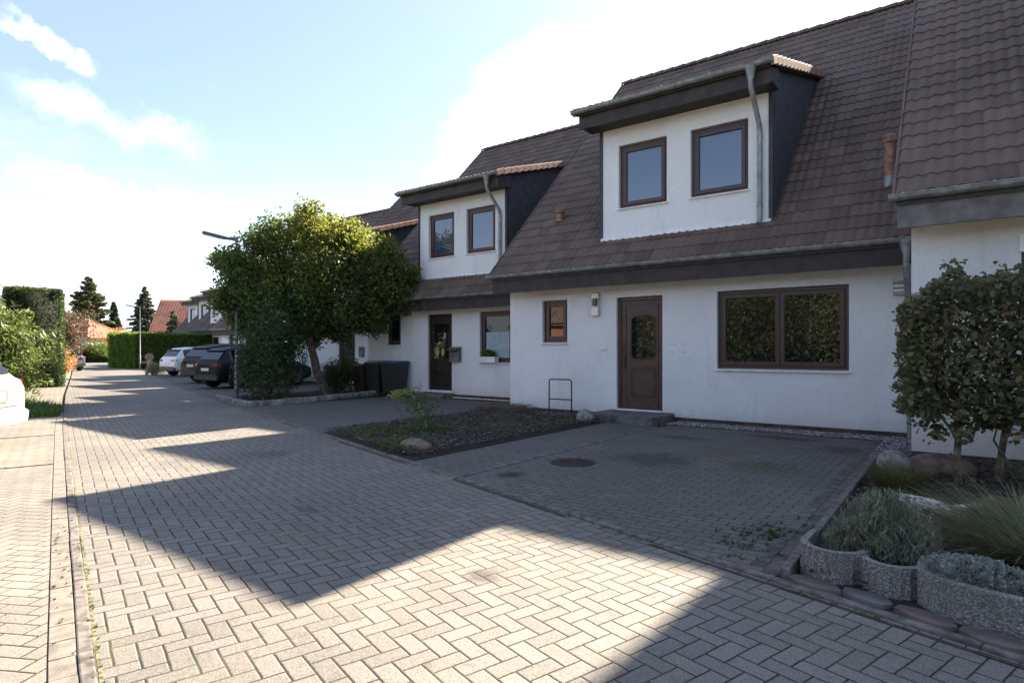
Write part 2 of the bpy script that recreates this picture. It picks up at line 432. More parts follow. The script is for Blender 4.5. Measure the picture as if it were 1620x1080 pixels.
def arch(x0, x1, z0, z1, n=10, cut=.07, rise=.07):
    pts = [(x0, z0+cut), (x0+cut, z0), (x1-cut, z0), (x1, z0+cut), (x1, z1-rise*1.2)]
    for i in range(n+1):
        t = i/n; x = x1 + (x0-x1)*t; pts.append((x, z1-rise + rise*math.sin(PI*t)*1.0))
    pts.append((x0, z1-rise*1.2)); return pts

def door(par, x0, x1, z0, z1, y, style='panel', base=(BX, BY, 0)):
    DM = MAT['door'] if style == 'panel' else MAT['door_dark']
    f = MB(); ya, yb = y+.075, y+.17; w = .075
    f.box(x0, x0+w, ya, yb, z0, z1); f.box(x1-w, x1, ya, yb, z0, z1); f.box(x0+w, x1-w, ya, yb, z1-w, z1)
    lx0, lx1, lz0, lz1 = x0+w+.004, x1-w-.004, z0+.03, z1-w-.004
    f.box(lx0, lx1, ya+.02, yb-.01, lz0, lz1)
    o = shift(f.build('door', DM, par, bevel=.004), base)
    fy = ya+.02
    W = lx1-lx0
    def ring(mb, pts, r=.011, yy=None):
        mb.tube([(p[0], (yy or fy)-.004, p[1]) for p in pts+[pts[0], pts[1]]], r, 6, caps=False)
    m = MB()
    if style == 'panel':
        a, b = lx0+W*.25, lx1-W*.13
        P1 = arch(a, b, 1.22, 2.12); P2 = arch(a, b, .44, 1.04, cut=.08, rise=.001)
        ring(m, P1); ring(m, P2); ring(m, [(lx0+.1, .22), (lx1-.05, .22), (lx1-.05, 2.32), (lx0+.1, 2.32)], .006)
        P3 = arch(a+.045, b-.045, .485, .995, cut=.06, rise=.001); ring(m, P3, .006)
        g = MB(); g.prism([(p[0], p[1]) for p in arch(a+.01, b-.01, 1.23, 2.11)], 1, fy-.003, fy+.004); shift(g.build('pane', MAT['glass'], o), base)
        cx = (a+b)/2
        m.box(cx-.008, cx+.008, fy-.010, fy-.004, 1.23, 2.09)
        for z in (1.52, 1.80): m.box(a+.01, b-.01, fy-.009, fy-.0035, z-.007, z+.007)
    else:
        a, b = lx0+.12, lx1-.12
        g = MB(); g.box(a, b, fy-.003, fy+.004, 1.15, 2.2); shift(g.build('pane', MAT['glass'], o), base)
        for (c, d) in ((.35, .62), (.70, 1.02)): ring(m, [(a, c), (b, c), (b, d), (a, d)], .01)
    shift(m.build('moulding', DM, o, smooth=True), base)
    h = MB(); hx = lx0+.06
    h.tube([(hx, fy-.045, 1.0), (hx, fy-.05, 1.05), (hx, fy-.05, 1.5), (hx, fy-.045, 1.55)], .011, 8)
    h.cyl((hx, fy, 1.06), (hx, fy-.05, 1.06), .008); h.cyl((hx, fy, 1.48), (hx, fy-.05, 1.48), .008)
    h.box(hx-.018, hx+.018, fy-.012, fy, 1.09, 1.3)
    shift(h.build('handle', MAT['brown'], o, smooth=False), base)
    s = MB(); s.box(x0+.02, x1-.01, y-.03, y+.13, z0-.03, z0+.028); shift(s.build('threshold', MAT['white'], o, bevel=.004), base)
    return o

def gutter(name, par, x0, x1, y, z, base=(BX, BY, 0), r=.072):
    g = MB()
    g.tube([(x0, y, z), (x1, y, z)], r, 12, caps=False, a0=PI/2, arc=PI)
    g.tube([(x0, y, z), (x1, y, z)], r-.006, 12, caps=False, a0=PI/2, arc=PI)
    g.tube([(x0, y-r, z), (x1, y-r, z)], .011, 8)
    for x in (x0, x1):
        g.prism([(y+r*math.cos(a), z+r*math.sin(a)) for a in [PI+PI*k/10 for k in range(11)]], 0, x-.003, x+.003)
    n = int((x1-x0)/.85)
    for i in range(n+1):
        x = x0+.15+(x1-x0-.3)*i/max(1, n)
        g.tube([(x-.012, y, z), (x+.012, y, z)], r+.004, 10, caps=False, a0=PI/2, arc=PI)
        g.box(x-.014, x+.014, y-r-.014, y-r+.01, z-.004, z+.02)
    o = g.build(name, MAT['zinc'], par, smooth=True, angle=40); return shift(o, base)

MAT['door_dark'] = simple('dark_door', (.022, .014, .012), .4, var=.2)
_cache = {}
def house(loc_dx, loc_dy, dz, label, gf=(), ff=None, door_x=(-5.78, -4.77), door_style='panel', door_on=True, detail=2, seed=1, hip=None, group='white terraced houses stepping back along the street'):
    X0, X1, Y0, Y1 = -8.55, -.55, 11.45, 23.95
    root = empty('terraced_house', (BX+loc_dx, BY+loc_dy, dz), 0, label, 'house', group)
    key = ('h', detail)
    zs = -dz
    ff = ff if ff is not None else [(-5.73, -4.68), (-4.20, -3.12)]
    holes = [(a, b, c+zs, d+zs) for (a, b, c, d, *_) in gf]
    if door_on: holes.append((door_x[0], door_x[1], .16+zs, 2.50+zs))
    w = MB(); g0 = .09+zs
    wall_panel(w, X0, X1, g0, 2.95, Y0, holes)
    fh = [(a, b, 4.34, 5.65) for a, b in ff]
    for X in (X0, X1):
        w.face([(X, Y0, g0), (X, Y1, g0), (X, Y1, 2.95), (X, RY, 9.62), (X, Y0, 3.45)])
    w.face([(X0, Y1, g0), (X1, Y1, g0), (X1, Y1, 2.95), (X0, Y1, 2.95)])
    shift(w.build('wall', MAT['stucco'], root))
    p = MB(); p.box(X0+.02, X1-.02, Y0+.02, Y1-.02, -1.2, g0+.004); shift(p.build('plinth', MAT['plinth'], root))
    # roof
    if 'roof' not in _cache:
        r = MB(); tiles(r, X0-.15, X1-.02, EY, EZ, RY, RZ)
        _cache['roof'] = shift(r.build('roof', MAT['tile'], smooth=True, angle=50)).data
        r = MB(); tiles(r, X0-.15, X1-.02, EY, EZ, RY, RZ, tw=.6, tr=.34)
        _cache['roof_far'] = shift(r.build('roof', MAT['tile'], smooth=True, angle=50)).data
        for o in [x for x in bpy.data.objects if x.name.startswith('roof')]: bpy.data.objects.remove(o)
        d = MB(); tiles(d, -6.42, -2.56, DR0[0], DR0[1], 15.75, DR0[1]+(15.75-DR0[0])*DRS)
        od = shift(d.build('dormer_roof', MAT['tile'], smooth=True, angle=50)); _cache['droof'] = od.data; bpy.data.objects.remove(od)
    rf = bpy.data.objects.new('roof', _cache['roof' if detail > 1 else 'roof_far']); col.objects.link(rf); rf.parent = root
    b = MB()
    b.prism([(EY+.03, EZ-.035), (RY, RZ-.06), (2*RY-EY, EZ-.0), (2*RY-EY, EZ-.15), (RY, RZ-.2), (EY+.03, EZ-.12)], 0, X0-.13, X1-.04)
    shift(b.build('roof_deck', MAT['slate'], rf))
    q = MB(); n = 24
    for i in range(n):
        a = X0-.17 + (X1+.12-X0)*i/n; c = X0-.17 + (X1+.12-X0)*(i+1)/n
        q.tube([(a, RY, RZ-.03), (c+.02, RY, RZ-.018)], [.115, .128], 10, a0=-PI/2, arc=PI, caps=False)
    shift(q.build('ridge_tiles', MAT['tile'], rf, smooth=True, angle=50))
    v = MB(); L = math.hypot(RY-EY, RZ-EZ); n = 28
    sl = math.atan2(RZ-EZ, RY-EY); Mx = Matrix.Rotation(sl, 3, 'X')
    for i in range(n):
        t = (i+.5)/n
        v.obox((X0-.155, EY+(RY-EY)*t, EZ+(RZ-EZ)*t-.03), (.03, L/n+.02, .11), Mx @ Matrix.Rotation(R(2), 3, 'X'))
    shift(v.build('verge_tiles', MAT['tile'], rf))
    # eaves
    f = MB(); f.box(X0-.12, X1-.08, 10.93, 10.965, 2.70, 3.07); f.box(X0-.12, X1-.08, 10.965, 11.449, 2.78, 2.80); f.box(X0-.12, X0-.09, 10.965, 11.449, 2.8, 3.2)
    shift(f.build('fascia', MAT['fascia' if loc_dx < 7 else 'fascia_grey'], root))
    gutter('gutter', root, X0-.2, X1-.03, 10.84, EZ-.01)
    # dormer
    dx0, dx1 = -6.13, -2.73
    w = MB(); wall_panel(w, dx0, dx1, 3.74, 6.22, Y0, fh); w.box(dx0, dx1, Y0+.3, Y0+.35, 3.6, 6.2)
    dm = shift(w.build('dormer', MAT['stucco'], root))
    t = MB(); t.box(dx0-.005, dx1+.005, Y0-.03, Y0+.02, 3.70, 3.755); shift(t.build('flashing', MAT['white'], dm))
    ztop = lambda y: DR0[1]-.03+(y-DR0[0])*DRS
    for X, sg in ((dx0, -1), (dx1, 1)):
        yy = 15.7; ck = MB()
        ck.prism([(Y0-.004, 3.6), (Y0-.004, ztop(Y0)), (yy, ztop(yy))], 0, X if sg > 0 else X-.03, X+.03 if sg > 0 else X)
        ck.box(X-.035, X+.035, Y0-.02, Y0+.035, 3.68, ztop(Y0))
        if detail > 1:
            y = Y0+.09
            while y < 15.3:
                zb = EZ+(y-EY)*.993-.15; zt = ztop(y)
                xo = X+sg*.03
                if zt > zb: ck.prism([(xo, y), (xo+sg*.022, y+.03), (xo+sg*.022, y+.05), (xo, y+.075)], 2, zb, zt)
                y += .105
        shift(ck.build('cheek', MAT['slate'], dm))
    dr = bpy.data.objects.new('dormer_roof', _cache['droof']); col.objects.link(dr); dr.parent = dm
    b = MB(); y1 = 15.9
    b.prism([(DR0[0]+.03, DR0[1]-.03), (y1, DR0[1]-.03+(y1-DR0[0])*DRS), (y1, DR0[1]-.14+(y1-DR0[0])*DRS), (DR0[0]+.03, DR0[1]-.12)], 0, -6.38, -2.60)
    b.box(-6.36, -2.60, 10.90, 10.94, 5.96, 6.30); b.box(-6.36, -2.60, 10.94, 11.449, 6.02, 6.04)
    b.box(-6.36, -6.33, 10.94, 11.5, 6.04, 6.4); b.box(-2.63, -2.60, 10.94, 11.5, 6.04, 6.4)
    shift(b.build('barge_board', MAT['fascia'], dm))
    n = 15; Mx = Matrix.Rotation(R(17.5), 3, 'X')
    for X, sg in ((-6.42, 1), (-2.545, -1)):
      v = MB()
      for i in range(n):
        t = (i+.5)/n; y = DR0[0]-.02+(15.5-DR0[0])*t
        v.obox((X, y, DR0[1]+(y-DR0[0])*DRS-.03), (.05, .37, .145), Mx @ Matrix.Rotation(R(6), 3, 'X'))
        v.obox((X+sg*.06, y, DR0[1]+(y-DR0[0])*DRS+.045), (.14, .36, .025), Mx @ Matrix.Rotation(R(3.5), 3, 'X'))
      shift(v.build('verge_tiles', MAT['verge'], dm, bevel=.008 if detail > 1 else 0))
    gutter('gutter', dm, -6.46, -2.53, 10.78, DR0[1]-.02)
    d = MB(); px = -2.90
    d.tube([(px, 10.78, 6.27), (px, 10.78, 6.16), (px, 10.78, 6.02)], [.10, .075, .045], 12, caps=False)
    d.tube([(px, 10.78, 6.05), (px, 10.79, 5.92), (px, 11.34, 5.44), (px, 11.375, 5.32), (px, 11.375, 3.78), (px, 11.30, 3.66)], .045, 12)
    for z in (5.2, 3.98): d.tube([(px, 11.375, z), (px, 11.375, z+.03)], .053, 12); d.box(px-.008, px+.008, 11.375, 11.46, z, z+.03)
    shift(d.build('downpipe', MAT['zinc'], dm, smooth=True, angle=40))
    for i, (a, b_) in enumerate(ff): window(root, a, b_, 4.34, 5.65, Y0, 1, 'glass_sky')
    for (a, b_, c, e, n, *opt) in gf: window(root, a, b_, c+zs, e+zs, Y0, n, box=bool(opt))
    if door_on:
        dd = door(root, door_x[0], door_x[1], .16+0, 2.50, Y0, door_style)
        dd.location.z = zs
    return root

GF = [(-7.64, -6.98, 1.57, 2.52, 1), (-3.69, -1.50, 1.05, 2.51, 2)]
A = house(0, 0, 0, 'white terraced house with brown panelled door, wide two-pane window and empty driveway', GF)
Bh = house(-7.45, 2.0, -.12, 'white terraced house with bins, mailbox and potted plant on the window sill', GF, door_style='plain')
for w_ in Bh.children:
    if w_.name.startswith('window'):
        for p_ in w_.children:
            if p_.name.startswith('pane') and p_.data.vertices[0].co.z < 3: p_.data.materials[0] = MAT['carglass']
Ch = house(8.03, -2.0, .22, 'white terraced house cut off by the right edge of the photo, behind the beech hedge', [(-7.45, -5.9, 1.35, 2.57, 1, 1)], door_on=False)
Dh = house(-14.4, 4.0, -.5, 'white terraced house partly hidden by the round tree, left of the house with bins', GF)
Eh = house(-21.4, 6.0, -.45, 'white terraced house behind the black car and the round tree', GF, detail=1)
E2 = house(-28.4, 8.0, -.4, 'white terraced house hidden behind the left half of the round tree', GF, detail=1)
F1 = house(-45.0, 14.5, 0, 'far white terraced house just left of the round tree, nearest of the distant three', GF, detail=1, group='distant white terraced houses beyond the parked cars')
F2 = house(-51.3, 16.6, 0, 'far white terraced house, middle one of the distant three', GF, detail=1, group='distant white terraced houses beyond the parked cars')
F3 = house(-57.6, 18.6, 0, 'farthest white terraced house beside the orange roofed house', GF, detail=1, group='distant white terraced houses beyond the parked cars')

# extras on the main house
e = MB(); x = -.96; y = 11.97
e.tube([(x, y, 4.05), (x, y, 4.32)], [.12, .095], 14, m=1); e.tube([(x, y, 4.30), (x, y, 4.92)], .085, 14)
e.tube([(x, y, 4.88), (x, y, 4.90), (x, y, 4.99), (x, y, 5.03), (x, y, 5.05)], [.085, .11, .11, .07, .01], 14)
shift(e.build('vent_pipe', [MAT['terra'], MAT['zinc']], A, smooth=True, angle=40))
e = MB(); x = -7.64; y = 12.2; z = 4.44
e.tube([(x, y, z), (x, y, z+.2)], [.1, .07], 12); e.tube([(x, y, z+.2), (x, y, z+.21), (x, y, z+.27), (x, y, z+.30)], [.07, .12, .12, .02], 12)
shift(e.build('roof_vent', MAT['terra'], A, smooth=True, angle=40))
e = MB(); px = -.66
e.tube([(px, 10.84, 3.06), (px, 10.84, 2.95), (px, 10.84, 2.85)], [.1, .08, .05], 12, caps=False)
e.tube([(px, 10.84, 2.88), (px, 10.86, 2.62), (px, 11.1, 2.3), (px+.02, 11.36, 2.0), (px+.02, 11.37, 1.9), (px+.02, 11.37, .0)], .047, 12)
e.tube([(px, 10.85, 2.68), (px, 10.85, 2.70)], .055, 12)
shift(e.build('downpipe', MAT['zinc'], A, smooth=True, angle=40))
e = MB(); e.box(-.87, -.70, 11.36, 11.449, 2.28, 2.50); e.box(-.86, -.71, 11.345, 11.36, 2.40, 2.44, 1); e.box(-.86, -.71, 11.345, 11.36, 2.33, 2.37, 1)
shift(e.build('vent_cover', [MAT['zinc'], MAT['steel']], A, bevel=.004))
# stainless wall lamp with number-less plate
e = MB(); e.box(-6.34, -6.16, 11.40, 11.449, 2.13, 2.61); e.box(-6.335, -6.165, 11.36, 11.40, 2.50, 2.61); e.box(-6.335, -6.165, 11.36, 11.40, 2.13, 2.32)
wl = shift(e.build('wall_lamp', MAT['steel'], A, bevel=.006))
e = MB(); e.tube([(-6.25, 11.35, 2.34), (-6.25, 11.35, 2.49)], .05, 14); shift(e.build('lamp_glass', MAT['glass'], wl, smooth=True, angle=40))
e = MB(); e.box(-6.12, -6.00, 11.42, 11.449, 1.40, 1.43); e.obox((-6.06, 11.43, 1.43), (.09, .03, .03)); shift(e.build('doorbell', MAT['white'], A, bevel=.006))
e = MB()
for (x, z) in ((-4.60, 1.52), (-4.555, 1.52), (-4.60, 1.36), (-4.555, 1.36), (-4.34, 1.52), (-4.30, 1.36), (-4.36, 1.36), (-4.24, 1.24), (-4.5, 1.5)):
    e.cyl((x, 11.449, z), (x, 11.446, z), .008, seg=8)
shift(e.build('screw_holes', MAT['fascia'], A))

# extras on the bins house (its own plan shift)
def onB(x): return x
e = MB(); bx0 = -12.02; yB = 13.45
e.box(bx0-.18, bx0+.18, yB-.14, yB-.002, 1.06, 1.50); e.obox((bx0, yB-.145, 1.44), (.38, .2, .03), Matrix.Rotation(R(12), 3, 'X'))
e.box(bx0-.12, bx0+.12, yB-.147, yB-.14, 1.34, 1.375, 1)
mbx = e.build('mailbox', [MAT['fascia_grey'], MAT['black']], None, bevel=.006); recenter(mbx, (bx0, yB, 1.06)); tag(mbx, 'dark metal letterbox on the white wall right of the neighbouring dark door', 'letterbox')
pl = empty('planter_box', (-10.75, 13.40, 1.05), 0, 'white flower box with small green plant on the neighbouring window sill', 'flower box')
e = MB(); e.prism([(-.09, 0), (.09, 0), (.1, .17), (-.1, .17)], 0, -.27, .27); e.build('box', MAT['white'], pl, bevel=.006)
MAT['leaf_y'] = leafmat('yellow_green_leaf', (.09, .13, .03), (.22, .25, .05))
leaf_obj('plant', blob(500, (-.03, 0, .24), (.24, .1, .13)), .07, MAT['leaf_y'], pl, up=.5)
pb = MB()
pb.box(-10.98, -10.12, 13.548, 13.552, 1.1, 1.92)
gw = pb.build('glass_screen', simple('pale_blind', (.30, .40, .44), .35), None); recenter(gw, (-10.6, 13.55, 1.1)); tag(gw, 'pale blue-green sheet standing inside the neighbouring window behind the flower box', 'screen')
dec = MB(); 
for (x, z) in ((-12.86, 1.34), (-12.63, 1.34)): dec.ell((x, 13.50, z), (.085, .03, .12), 10, 6, noise=.15)
dc = dec.build('door_ornament', simple('straw', (.45, .30, .12), .8), None, smooth=True); recenter(dc, (-12.75, 13.5, 1.3)); tag(dc, 'pale straw ornament hanging on the dark door of the house with bins', 'ornament')
# ================================================================== ground, street
Rt = [(14, -.75), (6, 1.72), (.07, 3.58), (-.93, 3.88), (-4.42, 4.94), (-8.69, 6.22), (-14.1, 7.9), (-25, 11.35), (-40.2, 16.6), (-66, 25.5), (-86, 33)]
Lf = [(14, -4.1), (6, -1.7), (.0, .14), (-1.0, .45), (-3.24, 1.10), (-6.36, 2.02), (-12.97, 3.98), (-22.4, 6.9), (-41, 12.9), (-66, 20.8), (-86, 28)]
def poly_y(P, x):
    for (a, b), (c, d) in zip(P[:-1], P[1:]):
        if c <= x <= a: return b+(d-b)*(a-x)/(a-c)
    return P[-1][1] if x < P[-1][0] else P[0][1]
def struct(mb, name, mats, **k):
    o = mb.build(name, mats, None, **k); o['kind'] = 'structure'; return o
def gr():
    t = NT('rough_ground'); p = t.pos()
    c = t.mix(t.ramp(t.noise(.35, p, 5), .4, .6), (.05, .06, .02), (.10, .085, .05)); c = t.mix(t.ramp(t.noise(14, p, 5), .4, .7), c, (.06, .075, .025))
    t.pbsdf(c, .95, 0, t.bump(t.noise(30, p, 4), .03)); return t.m
m = MB(); m.face([(-400, -300, -.03), (300, -300, -.03), (300, 500, -.03), (-400, 500, -.03)]); struct(m, 'ground', gr())
m = MB()
for i in range(len(Rt)-1):
    m.face([(*Lf[i], 0), (*Rt[i], 0), (*Rt[i+1], 0), (*Lf[i+1], 0)])
struct(m, 'street', MAT['street'])
# forecourts / driveways between street and houses
def apron(xa, xb, ytop, name, mat, z=.004):
    m = MB(); xs = sorted(set([xa, xb] + [p[0] for p in Rt if xa < p[0] < xb]))
    for a, b in zip(xs[:-1], xs[1:]):
        m.face([(a, poly_y(Rt, a), z), (b, poly_y(Rt, b), z), (b, ytop, z), (a, ytop, z)])
    return struct(m, name, mat)
apron(-5.54, -4.49, 10.42, 'path', MAT['drive'])
apron(-4.41, -.92, 10.85, 'driveway', MAT['drive'])
MAT['drive_b'] = paving('neighbour_pavers', 'bond', 0, (.06, .057, .056), (.095, .09, .086), unit=.1, moss=.3, line_w=.03)
apron(-14.0, -8.75, 12.9, 'driveway', MAT['drive_b'])
apron(-23.0, -17.2, 15.5, 'driveway', MAT['drive_b'])
apron(-37.5, -23.0, 17.5, 'driveway', MAT['drive_b'])
# groove between path and driveway
m = MB(); m.box(-4.49, -4.41, poly_y(Rt, -4.45)+.06, 10.42, -.02, .012); struct(m, 'path_edging', MAT['step'], bevel=.004)
# stone kerbs (channel) as short stones
def stones(P, off, w, h0, h1, L, name, mat, xlim=(-60, 12), gap=.012, z=0, jit=.004, rad=.012):
    m = MB()
    for (a, b), (c, d) in zip(P[:-1], P[1:]):
        if c < xlim[0]-30: pass
        v = Vector((c-a, d-b)); ln = v.length; u = v/ln; nrm = Vector((u.y, -u.x))   # to the house side if walking to -x
        k = max(1, round(ln/L)); 
        for i in range(k):
            q0 = Vector((a, b)) + u*(ln*i/k+gap/2); q1 = Vector((a, b)) + u*(ln*(i+1)/k-gap/2)
            if q0.x < xlim[0] or q0.x > xlim[1]: continue
            c0 = (q0+q1)/2 + nrm*off; jz = random.uniform(-jit, jit)
            Mx = Matrix.Rotation(math.atan2(u.y, u.x)+random.uniform(-.006, .006), 3, 'Z')
            m.obox((c0.x, c0.y, (h0+h1)/2+jz), ((q1-q0).length, w, h1-h0), Mx)
    return struct(m, name, mat, bevel=rad)
# nrm for direction (-,+): u=(-.957,.287) -> (u.y,-u.x) = (.287,.957): towards the houses
stones(Rt, .035, .072, -.05, .016, .98, 'kerb', MAT['kerb'], gap=.006, rad=.010)
stones(Rt, -.045, .03, -.05, .003, 1.0, 'kerb', MAT['iron'], gap=.004, rad=0)
stones(Lf, -.03, .06, -.05, .012, 1.0, 'kerb', MAT['kerb'], gap=.005, rad=.008)
stones(Lf, .012, .014, -.05, .002, 1.0, 'kerb', simple('mossy_joint', (.16, .145, .08), .95, var=.6, vscale=30), gap=.0, rad=0)
m = MB()
off = [(-a[0]*0, 0) for a in Lf]
def offset(P, d):
    out = []
    for i, p in enumerate(P):
        a = Vector(P[max(0, i-1)]); b = Vector(P[min(len(P)-1, i+1)]); u = (b-a).normalized(); n = Vector((u.y, -u.x))
        q = Vector(p)+n*d; out.append((q.x, q.y))
    return out
S1 = offset(Lf, -.185)
stones(offset(Lf, -.062), -.055, .105, -.05, .008, .205, 'paving_border', MAT['lotstone'] if 'lotstone' in MAT else simple('border_stone', (.2, .175, .145), .88, var=.2, vscale=11, bump=.004, bscale=220), xlim=(-16, 6), gap=.005, jit=.002, rad=.004)
m = MB(); S2 = offset(Lf, -.174)
for (a, b), (c, d) in zip(S2[:7], S2[1:7]):
    m.face([(a, b, .004), (a+4, b-13, .004), (c+4, d-13, .004), (c, d, .004)])
a, b = S2[6]; c_ = (-16.2, poly_y(S2, -16.2)); m.face([(a, b, .004), (a+4, b-13, .004), (c_[0]+4, c_[1]-13, .004), (*c_, .004)])
struct(m, 'parking_bays', MAT['lot'])
# dark bay divider rows
sv = Vector((-.958, .287)); nv = Vector((.287, .958))
for x in (-8.95, -12.0):
    y = poly_y(S2, x); p0 = Vector((x, y)); p1 = p0 - nv*5.5
    m = MB(); c0 = (p0+p1)/2; m.obox((c0.x, c0.y, 0), (.04, 5.5, .02), Matrix.Rotation(math.atan2(nv.y, nv.x)-PI/2, 3, 'Z')); struct(m, 'bay_divider', MAT['soil'])
m = MB(); G1 = offset(Lf, -.12); G2 = offset(Lf, -1.1)
for (a, b), (c, d), (e_, f_), (g, h) in zip(G1[6:9], G1[7:10], G2[6:9], G2[7:10]):
    if a > -17: tq = (-17.0-a)/(c-a); a, b = a+(c-a)*tq, b+(d-b)*tq; e_, f_ = e_+(g-e_)*tq, f_+(h-f_)*tq
    m.face([(a, b, .004), (e_, f_, .004), (g, h, .004), (c, d, .004)])
struct(m, 'verge_paving', MAT['lot'])
# planting beds
def bedm(name, a, b):
    t = NT(name); p = t.pos(); n = t.noise(22, p, 6, .7); c = t.mix(t.ramp(n, .35, .7), a, b)
    t.pbsdf(c, .95, 0, t.bump(t.noise(26, p, 6, .7), .05)); return t.m
MAT['bed'] = bedm('mulch_soil', (.022, .016, .014), (.075, .055, .045))
MAT['gravelbase'] = bedm('gravel_soil', (.07, .065, .062), (.16, .15, .145))
def bed(x0, x1, fy0, fy1, mat, name='planting_bed', nx=40, ny=50, h=.05):
    m = MB(); vs = []; fs = []
    for i in range(nx+1):
        x = x0+(x1-x0)*i/nx; a, b = fy0(x), fy1(x)
        for j in range(ny+1):
            y = a+(b-a)*j/ny
            e = min(1, 4*min(i, nx-i)/nx, 4*min(j, ny-j)/ny*1.5)
            vs.append((x, y, .006 + h*e*(.8+.5*math.sin(3.1*x)*math.sin(2.7*y)+.25*math.sin(11*x+y)*math.sin(9*y)) ))
    for i in range(nx):
        for j in range(ny):
            k = i*(ny+1)+j; fs.append((k, k+ny+1, k+ny+2, k+1))
    m.raw(vs, fs); return struct(m, name, mat, smooth=True)
bed(-8.72, -5.57, lambda x: poly_y(Rt, x)+.08, lambda x: 11.0, MAT['bed'], h=.07)
bed(-17.1, -14.15, lambda x: poly_y(Rt, x)+.12, lambda x: 12.7, MAT['bed'], h=.06)
bed(-.80, 6.0, lambda x: poly_y(Rt, x)+.10, lambda x: 9.44, MAT['bed'], h=.07, nx=60)
# gravel strips
m = MB()
m.face([(-8.5, 10.95, .004), (-5.97, 10.95, .004), (-5.97, 11.47, .004), (-8.5, 11.47, .004)])
m.face([(-4.48, 10.86, .006), (-.5, 10.86, .006), (-.5, 11.47, .006), (-4.48, 11.47, .006)])
m.face([(-.93, 8.3, .03), (-.5, 8.3, .03), (-.5, 10.86, .03), (-.93, 10.86, .03)])
struct(m, 'gravel_strip', MAT['gravelbase'])
def pebbles(n, fn, rmin, rmax, mats, name, kind='stuff', mi=None, flat=.6):
    m = MB()
    for _ in range(n):
        x, y, z = fn(); r = random.uniform(rmin, rmax)
        a = random.uniform(0, 6.3); sx, sy, sz = r*random.uniform(.8, 1.3), r*random.uniform(.6, 1), r*flat*random.uniform(.7, 1.2)
        ca, sa = math.cos(a), math.sin(a); vs = []
        for (dx, dy, dz_) in ((1,0,0),(.3,.9,.1),(-.8,.5,0),(-.7,-.6,.1),(.4,-.9,0),(.1,.1,1),(0,0,-1)):
            dx *= sx; dy *= sy; dz_ *= sz; vs.append((x+ca*dx-sa*dy, y+sa*dx+ca*dy, z+dz_))
        fs = [(i, (i+1) % 5, 5) for i in range(5)] + [((i+1) % 5, i, 6) for i in range(5)]
        m.raw(vs, fs, random.choice(mi) if mi else 0)
    o = m.build(name, mats, None, smooth=False); o['kind'] = kind
    return o
gm = [simple('gravel_grey', (.22, .22, .225), .85), simple('gravel_dark', (.09, .09, .095), .85), simple('gravel_light', (.45, .44, .42), .85), simple('gravel_red', (.17, .10, .08), .85)]
U = random.uniform
def gfn():
    k = random.random()
    if k < .35: return (U(-8.5, -6.0), U(10.95, 11.45), .012)
    if k < .85: return (U(-4.45, -.55), U(10.87, 11.45), .014)
    return (U(-.93, -.52), U(8.3, 10.9), .038)
o = pebbles(9000, gfn, .010, .024, gm, 'gravel', mi=[0, 0, 1, 1, 2, 3]); tag(o, 'grey gravel laid along the foot of the house wall', 'gravel')
o = pebbles(700, lambda: ((lambda t: (-11.95+t*3.3, 13.22+U(-.05, .05), .02))(random.random())), .018, .032, [simple('white_pebble', (.72, .72, .7), .7)], 'white_pebbles'); tag(o, 'row of white pebbles at the foot of the wall under the window with the flower box', 'pebbles')
# coarse chips and litter in the beds
chm = [simple('chip_brown', (.08, .055, .045), .9), simple('chip_grey', (.14, .12, .115), .9), simple('chip_pale', (.17, .13, .10), .9), simple('chip_dark', (.03, .024, .022), .9)]
def chips(n, fn, name, s=(.02, .06), mi=(0, 0, 0, 1, 3, 3, 3, 2)):
    m = MB()
    for _ in range(n):
        x, y, z = fn(); M_ = Matrix.Rotation(U(0, 6.3), 3, 'Z') @ Matrix.Rotation(U(-.5, .5), 3, 'X')
        L = U(*s); m.obox((x, y, z), (L, L*U(.2, .5), .006), M_, random.choice(mi))
    o = m.build(name, chm, None); o['kind'] = 'stuff'; return o
def fbed():
    while 1:
        x = U(-8.68, -5.6); y = U(5, 11)
        if y > poly_y(Rt, x)+.12: return (x, y, .06+.03*random.random())
o = chips(11000, fbed, 'bark_mulch'); tag(o, 'dark bark mulch covering the bed between the two driveways', 'mulch')
def fbed2():
    while 1:
        x = U(-.78, 2.5); y = U(4, 9.4)
        if y > poly_y(Rt, x)+.12: return (x, y, .06+.03*random.random())
o = chips(6000, fbed2, 'leaf_litter'); tag(o, 'brown leaf litter and bark on the soil around the beech stems', 'leaf litter')
def fbed3():
    while 1:
        x = U(-17, -14.2); y = U(7.5, 12.6)
        if y > poly_y(Rt, x)+.12: return (x, y, .055+.03*random.random())
o = chips(4000, fbed3, 'bed_litter'); tag(o, 'pale and brown bark scraps under the round tree', 'mulch')
o = chips(60, lambda: ((lambda x: (x, poly_y(Lf, x)-.06+U(-.1, .06), .016+0*x))(U(-6, -1.6))), 'dry_leaf_crumbs', s=(.008, .022)); tag(o, 'dry leaf crumbs lying along the kerb joint in the foreground', 'leaf crumbs')
# edging of the right bed, and of the tree bed
m = MB(); y0 = poly_y(Rt, -.86)+.10
yy = y0
while yy < 8.5:
    m.obox((-.865, yy+.245, .02), (.055, .485, .10), Matrix.Rotation(U(-.01, .01), 3, 'Z')); yy += .5
for k in range(3): m.obox((-.62+k*0, 8.45, .03), (.4, .05, .1))
struct(m, 'bed_edging', MAT['kerb'], bevel=.008)
